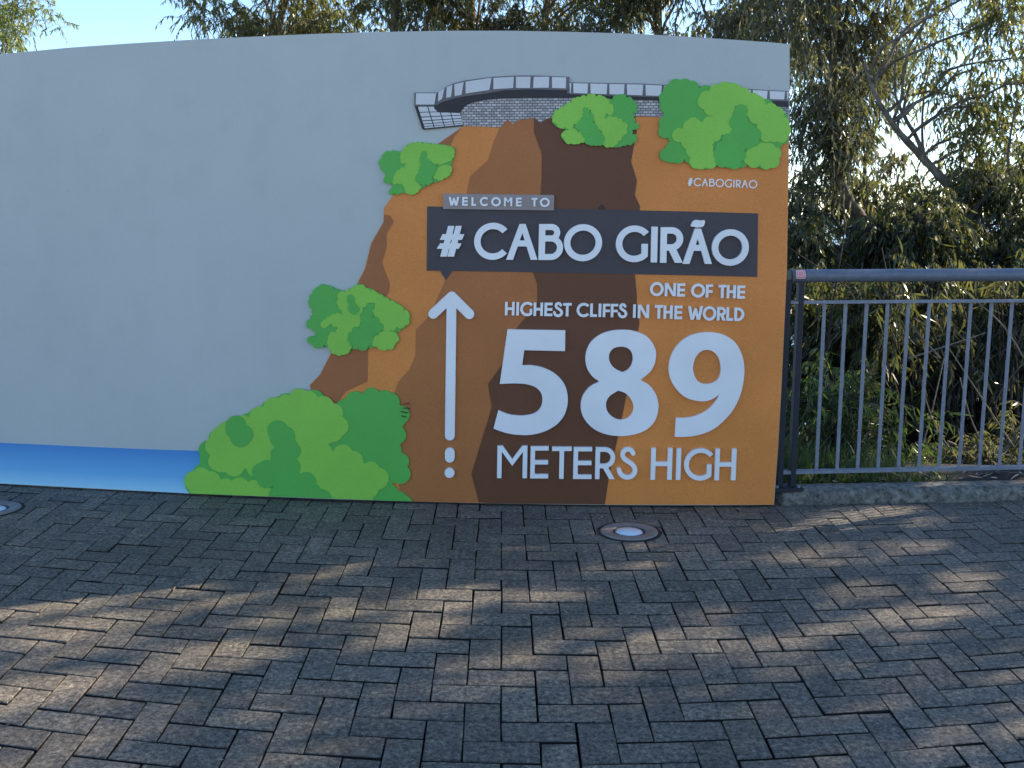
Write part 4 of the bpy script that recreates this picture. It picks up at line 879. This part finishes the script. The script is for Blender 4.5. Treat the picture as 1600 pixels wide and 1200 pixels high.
if TREES:
    # tops that show over the wall, left to right
    auto(14, 24, 5.0, 6.8, 1.0, 14, 420, 'eucalyptus_tree', 'small sunlit yellowish crown at the far left end of the wall', 'leaf_yellow', 'bark', (0.12, .024), .4, 1, tr=(.08, .02))
    auto(440, 18, 3.9, 6.4, 1.0, 20, 1300, 'eucalyptus_tree', 'leftmost tree of the row over the wall, next to open blue sky', 'leaf_olive', 'bark', seed=2)
    auto(505, 19, 4.2, 6.8, 1.05, 16, 950, 'eucalyptus_tree', 'thin open tree over the wall, second from the blue sky', 'leaf_olive', 'bark', seed=3, tr=(.08, .03))
    auto(620, 17, 3.9, 6.5, 1.0, 18, 1150, 'eucalyptus_tree', 'tree with drooping olive leaves over the left end of the skywalk', 'leaf_olive', 'bark', seed=4)
    auto(745, 18, 3.9, 6.8, 1.15, 18, 1350, 'eucalyptus_tree', 'bushy tree over the middle of the painted skywalk', 'leaf_dark', 'bark', seed=5)
    auto(880, 18, 4.0, 6.8, 1.1, 16, 1100, 'eucalyptus_tree', 'tree with pale bare limbs over the step of the skywalk', 'leaf_olive', 'bark', seed=6)
    auto(1010, 17, 3.8, 6.8, 1.15, 18, 1400, 'eucalyptus_tree', 'dark tree over the painted shrubs on the skywalk', 'leaf_dark', 'bark', seed=7)
    auto(1150, 16, 3.6, 6.8, 1.15, 20, 1600, 'eucalyptus_tree', 'dense dark tree over the top right corner of the wall', 'leaf_dark', 'bark', seed=8)
    # right of the wall
    rng = np.random.default_rng(300)
    D1 = 11.0
    bl = [(P(x, y, D1 + dy), (r * 1.1, r, r), n) for x, y, r, n, dy in [(1255, 40, .62, 190, 0), (1320, 45, .60, 190, .4), (1280, 130, .55, 190, -.3), (1345, 120, .42, 110, .2), (1262, 205, .42, 120, .2), (1310, 195, .40, 110, -.2), (1290, 270, .30, 42, .3), (1390, 20, .5, 130, .5), (1240, -60, .8, 170, 0), (1380, -80, .8, 170, 0), (1250, 300, .28, 60, 0), (1290, 330, .3, 90, .5), (1345, 290, .30, 90, .6), (1390, 330, .32, 110, .5), (1330, 240, .26, 60, .2), (1390, 265, .2, 40, .5)]]
    tree('eucalyptus_tree', 'dense dark tree with hanging leaves against the right edge of the wall', 'tree',
         [P(1400, 800, D1), P(1385, 500, D1), P(1356, 365, D1), P(1325, 310, D1), P(1305, 250, D1), P(1300, 120, D1), P(1310, -40, D1)], (0.085, 0.03), [(c, r, n * .85) for c, r, n in bl], 'leaf_dark', 'bark', (0.088, .019), .9, 13, .36, 'eucalyptus trees beyond the wall and railing')
    D2 = 10.0
    bl = [(P(x, y, D2 + dy), (r * 1.1, r, r), n) for x, y, r, n, dy in [(1455, 25, .42, 80, .3), (1530, 40, .45, 110, 0), (1585, 90, .4, 100, .2), (1520, 110, .36, 80, -.3), (1490, 150, .22, 30, .2), (1440, 110, .2, 20, .3), (1425, 310, .36, 190, .4), (1480, 320, .34, 150, .3), (1500, 260, .26, 80, .2), (1545, 250, .26, 80, .2), (1540, 170, .26, 70, .1), (1570, 190, .3, 80, .3), (1500, 215, .22, 40, .3), (1590, 260, .28, 70, .4), (1600, -20, .7, 160, 0), (1480, -60, .7, 130, 0), (1650, 120, .6, 130, 0)]]
    tree('eucalyptus_tree', 'slim tree leaning left with two forked pale limbs above the handrail', 'tree',
         [P(1625, 800, D2), P(1610, 560, D2), P(1580, 440, D2), P(1532, 362, D2), P(1485, 295, D2), P(1442, 247, D2), P(1402, 203, D2), P(1373, 158, D2), P(1350, 100, D2)], (0.072, 0.014), [(c, r, n * .52) for c, r, n in bl], 'leaf_olive', 'bark', (0.085, .018), .8, 13, .32, 'eucalyptus trees beyond the wall and railing', True,
         [([P(1445, 250, D2), P(1432, 215, D2), P(1412, 180, D2 + .1), P(1398, 140, D2 + .2), P(1402, 60, D2 + .3)], .024, .009), ([P(1445, 250, D2), P(1441, 210, D2 + .2), P(1444, 150, D2 + .3), P(1462, 60, D2 + .4)], .016, .007),
          ([P(1540, 372, D2), P(1545, 300, D2 + .2), P(1530, 240, D2 + .3), P(1512, 190, D2 + .4), P(1520, 90, D2 + .4)], .02, .007), ([P(1570, 430, D2), P(1590, 330, D2 - .3), P(1575, 250, D2 - .3), P(1590, 150, D2 - .3)], .022, .008)])
    rng = np.random.default_rng(301)
    D3 = 13.0
    bl = [(P(x, y, D3 + dy), (r * 1.1, r, r), n) for x, y, r, n, dy in [(1390, 95, .26, 60, -.5), (1375, 130, .22, 40, -.4), (1330, 150, .22, 20, -.2), (1400, 40, .3, 30, 0)]]
    tree('acacia_tree', 'young tree with bright yellow green sprays between the dark crowns', 'tree', [P(1365, 780, D3), P(1385, 500, D3), P(1350, 300, D3), P(1368, 200, D3), P(1388, 90, D3)], (.035, .008), bl, 'leaf_yellow', 'darkbark', (0.10, .012), .5, 16, .35)
    D4 = 9.0
    bl = [(P(x, y, D4 + dy), (r * 1.2, r, r), n) for x, y, r, n, dy in [(1275, 375, .30, 120, 0), (1345, 395, .30, 110, .4), (1415, 370, .30, 130, -.2), (1490, 390, .33, 130, .2), (1560, 340, .30, 90, .4), (1590, 400, .3, 90, 0), (1255, 330, .2, 30, .5), (1520, 300, .22, 40, .6), (1590, 260, .25, 45, .5), (1640, 330, .4, 90, 0), (1450, 345, .25, 60, 0)]]
    tree('acacia_tree', 'bushy mid height tree filling the view just above the handrail', 'tree', [P(1455, 800, D4), P(1462, 560, D4), P(1440, 450, D4), P(1450, 380, D4)], (.06, .02), [(c, r, n * 1.3) for c, r, n in bl], 'leaf_bush', 'darkbark', (0.082, .018), .75, 15, .30)
    # thicket behind the bars
    shr = [('dark shrub with dry crossing stems behind the left bars', 1300, 7.4, 21, [(1262, 470, .26, 70), (1320, 500, .28, 90), (1280, 560, .25, 80), (1370, 480, .28, 90), (1350, 560, .25, 80), (1300, 640, .25, 60)], 'leaf_bush', (.11, .017)),
           ('dense dark thicket behind the middle bars of the railing', 1450, 7.8, 22, [(1430, 470, .3, 100), (1480, 540, .32, 110), (1420, 560, .28, 90), (1500, 640, .32, 100), (1430, 660, .28, 80), (1540, 480, .28, 90)], 'leaf_dark', (.12, .017)),
           ('dark tangled thicket behind the last bars at the right', 1590, 7.6, 23, [(1560, 560, .3, 100), (1600, 470, .3, 90), (1600, 640, .32, 100), (1540, 690, .28, 80), (1680, 560, .4, 90), (1640, 700, .3, 60)], 'leaf_dark', (.12, .016)),
           ('dark hedge like mass in the gloom far behind the railing', 1400, 11.0, 24, [(1260, 430, .4, 130), (1340, 450, .4, 130), (1420, 450, .4, 130), (1500, 450, .4, 130), (1590, 460, .4, 130), (1280, 560, .45, 150), (1380, 580, .45, 150), (1480, 570, .45, 150), (1590, 580, .45, 150), (1300, 690, .4, 110), (1420, 690, .4, 110), (1540, 690, .4, 110)], 'leaf_bush', (.13, .02))]
    for label, px, D, sd, bs, lm, lf in shr:
        rng = np.random.default_rng(sd)
        bl = [(P(x, y, D + rng.uniform(-.3, .4)), (r * 1.15, r, r), n * 1.15) for x, y, r, n in bs]
        foot_ = P(px, 790, D); ex = []
        for _ in range(9):
            x = px + rng.uniform(-120, 120); y0 = rng.uniform(620, 760); y1 = y0 - rng.uniform(120, 300); ex.append(([P(x, y0, D - .5), P(x + rng.uniform(-50, 50), (y0 + y1) / 2, D - .5 + rng.uniform(-.2, .3)), P(x + rng.uniform(-120, 120), y1, D - .4)], rng.uniform(.006, .014), .003))
        tree('thicket_shrub', label, 'shrub', [foot_, P(px + 10, 700, D), P(px - 10, 600, D), P(px + 15, 500, D)], (.04, .015), bl, lm, 'darkbark', lf, .7, 14, .3, None, True, ex)
    rng = np.random.default_rng(25)
    D5 = 6.1
    bl = [(P(x, y, D5 + rng.uniform(-.2, .3)), (r * 1.2, r, r), n) for x, y, r, n in [(1262, 640, .18, 40), (1300, 690, .18, 46), (1262, 720, .14, 30), (1345, 700, .17, 40), (1385, 715, .14, 36), (1330, 640, .20, 36), (1290, 590, .18, 28), (1430, 725, .10, 20), (1400, 660, .14, 18)]]
    tree('thicket_shrub', 'low leafy green weeds crowding the foot of the first bars', 'shrub', [P(1300, 775, D5), P(1305, 720, D5), P(1298, 670, D5)], (.012, .005), bl, 'leaf_weed', 'darkbark', (.085, .012), .5, 11, .22)
    rng = np.random.default_rng(26)
    D6 = 6.5
    bl = [(P(x, y, D6 + rng.uniform(-.2, .3)), (r * 1.6, r, r), n) for x, y, r, n in [(1460, 735, .12, 40), (1510, 725, .15, 50), (1560, 735, .14, 50), (1610, 725, .15, 50), (1480, 690, .14, 40), (1590, 680, .16, 40), (1660, 720, .2, 50)]]
    tree('thicket_shrub', 'lowest dark brush with pale dry sticks along the right end of the kerb', 'shrub', [P(1540, 790, D6), P(1545, 740, D6), P(1535, 690, D6)], (.014, .006), bl, 'leaf_dark', 'drystick', (.075, .012), .5, 10, .22, None, True,
         [([P(x0, y0, D6 - .2), P((x0 + x1) / 2 + rng.uniform(-15, 15), (y0 + y1) / 2, D6 - .1), P(x1, y1, D6)], .006, .003) for x0, y0, x1, y1 in [(1500, 725, 1440, 600), (1430, 740, 1475, 560), (1560, 735, 1500, 590), (1585, 700, 1480, 540), (1470, 560, 1400, 470), (1600, 560, 1500, 450), (1420, 560, 1540, 520)]])
    for k, (px, D) in enumerate([(1130, 9.5), (990, 10.5), (1720, 8.0), (1850, 9.0)]):
        rng = np.random.default_rng(60 + k)
        bl = [(P(px + dx, y, D + rng.uniform(-.4, .6)), (.5, .5, .5), 130) for dx in (-60, 0, 60) for y in (480, 600, 710)]
        tree('thicket_shrub', 'dark thicket shrub that the wall or the right edge keeps out of sight', 'shrub', [P(px, 800, D), P(px + 8, 680, D), P(px - 8, 560, D)], (.04, .015), bl, 'leaf_bush', 'darkbark', (.12, .02), .7, 12, .3, 'thicket shrubs beside the view')
    # more of the same grove beyond the right edge: it throws the dappled shade
    for i, (x, y, z0, z1, rx, nt) in enumerate([(8.8, 4.6, 3.6, 7.8, 1.0, 1050), (9.2, 6.2, 3.4, 8.4, 1.1, 1250), (9.0, 8.0, 3.4, 8.4, 1.1, 1250), (10.8, 5.4, 4.4, 9.0, 1.1, 1000), (10.9, 7.1, 4.2, 9.0, 1.2, 1100)]):
        auto(800 + x / y * F_PX * 1.0, y, z0, z1, rx, 18, nt, 'eucalyptus_tree', 'eucalyptus of the grove past the right edge of the view', 'leaf_olive', 'bark', (0.14, .034), .8, 40 + i, rx, .2, (.1, .03))

def weeds():
    """leafy weed stalk behind the third bar and grass along the kerb"""
    global rng
    rng = np.random.default_rng(77)
    D = 5.75
    base = on_z(1352, 752, 0.05) * np.array([1, 1, 1]); b0 = P(1352, 752, D); t = empty('weed_plant', b0); tag(t, 'tall feathery green weed growing behind the third bar', 'weed')
    st = [P(1352, 755, D), P(1354, 690, D), P(1357, 630, D + .03), P(1360, 572, D + .05)]; s = spline(st, 12)
    v, f = tube(s, np.linspace(.006, .0015, len(s)), 6); mesh_obj('stem', v, f, M['grass'], t, smooth=True, origin=b0)
    n = 240; k = rng.integers(4, len(s), n); dr = unit(np.c_[rng.normal(0, 1, n), rng.normal(0, 1, n), rng.normal(.15, .45, n)])
    hh = (len(s) - k) / len(s); V, Fq = leaves_mesh(s[k], dr, unit(np.cross(dr, rng.normal(size=(n, 3)))), .05 + .16 * hh * rng.uniform(.4, 1, n), np.full(n, .011), rng.normal(0, .3, (n, 2)))
    fast_mesh('leaves', V, Fq, M['leaf_bush'], t, b0)
    n = 5200; w = rng.uniform(-.35, .95, n); w = w[(rng.random(n) < np.where(w < .45, 1, np.exp(-(w - .45) * 5)))]; n = len(w)
    u = .17 + rng.exponential(.22, n); pp = KL[None] + kdir[None] * w[:, None] + knor[None] * u[:, None]
    h = rng.uniform(.05, .19, n) * np.where(u < .3, .55, 1.0); Pz = np.c_[pp, np.full(n, .02)]
    dr = unit(np.c_[rng.normal(0, .38, n), rng.normal(0, .38, n), np.ones(n)]); wv = unit(np.cross(dr, rng.normal(size=(n, 3))))
    V, Fq = leaves_mesh(Pz, dr, wv, h, rng.uniform(.004, .009, n), np.c_[rng.normal(0, .25, n), rng.normal(0, .55, n)])
    tag(fast_mesh('grass', V, Fq, M['grass'], None, (float(KL[0]), float(KL[1]), 0)), 'green grass growing along the back of the kerb', 'grass', kind='stuff')
    # fallen leaves and crumbs on the paving
    n = 420; x = rng.uniform(-2.6, 2.6, n); y = rng.uniform(2.3, 5.0, n); y = np.where(rng.random(n) < .62, g(x) - rng.exponential(.09, n) - .02, y); kk = y < g(x) - .02; x, y = x[kk], y[kk]; n = len(x)
    zl = np.full(n, .006); nb = 900; wb = rng.uniform(0.0, 3.2, nb); ub = rng.uniform(.15, 1.1, nb); pb = KL[None] + kdir[None] * wb[:, None] + knor[None] * ub[:, None]
    x = np.r_[x, pb[:, 0]]; y = np.r_[y, pb[:, 1]]; zl = np.r_[zl, np.interp(ub, [.04, .33, .88], [.05, .035, -.145]) + .03]; bank = np.r_[np.zeros(n), np.ones(nb)]; n += nb
    a = rng.uniform(0, 6.3, n); dr = np.c_[np.cos(a), np.sin(a), rng.normal(0, .08, n) + bank * rng.normal(0, .3, n)]; wv = np.c_[-np.sin(a), np.cos(a), rng.normal(0, .2, n)]
    V, Fq = leaves_mesh(np.c_[x, y, zl], dr, wv, rng.uniform(.006, .022, n) * np.where(rng.random(n) < .12, 2.0, 1) * (1 + bank * 3), rng.uniform(.004, .008, n) * (1 + bank), rng.normal(0, .2, (n, 2)))
    tag(fast_mesh('leaf_litter', V, Fq, M['litter'], None, (0, 3, 0)), 'scattered dry leaf bits on the paving and the bank', 'leaf litter', kind='stuff')
weeds()
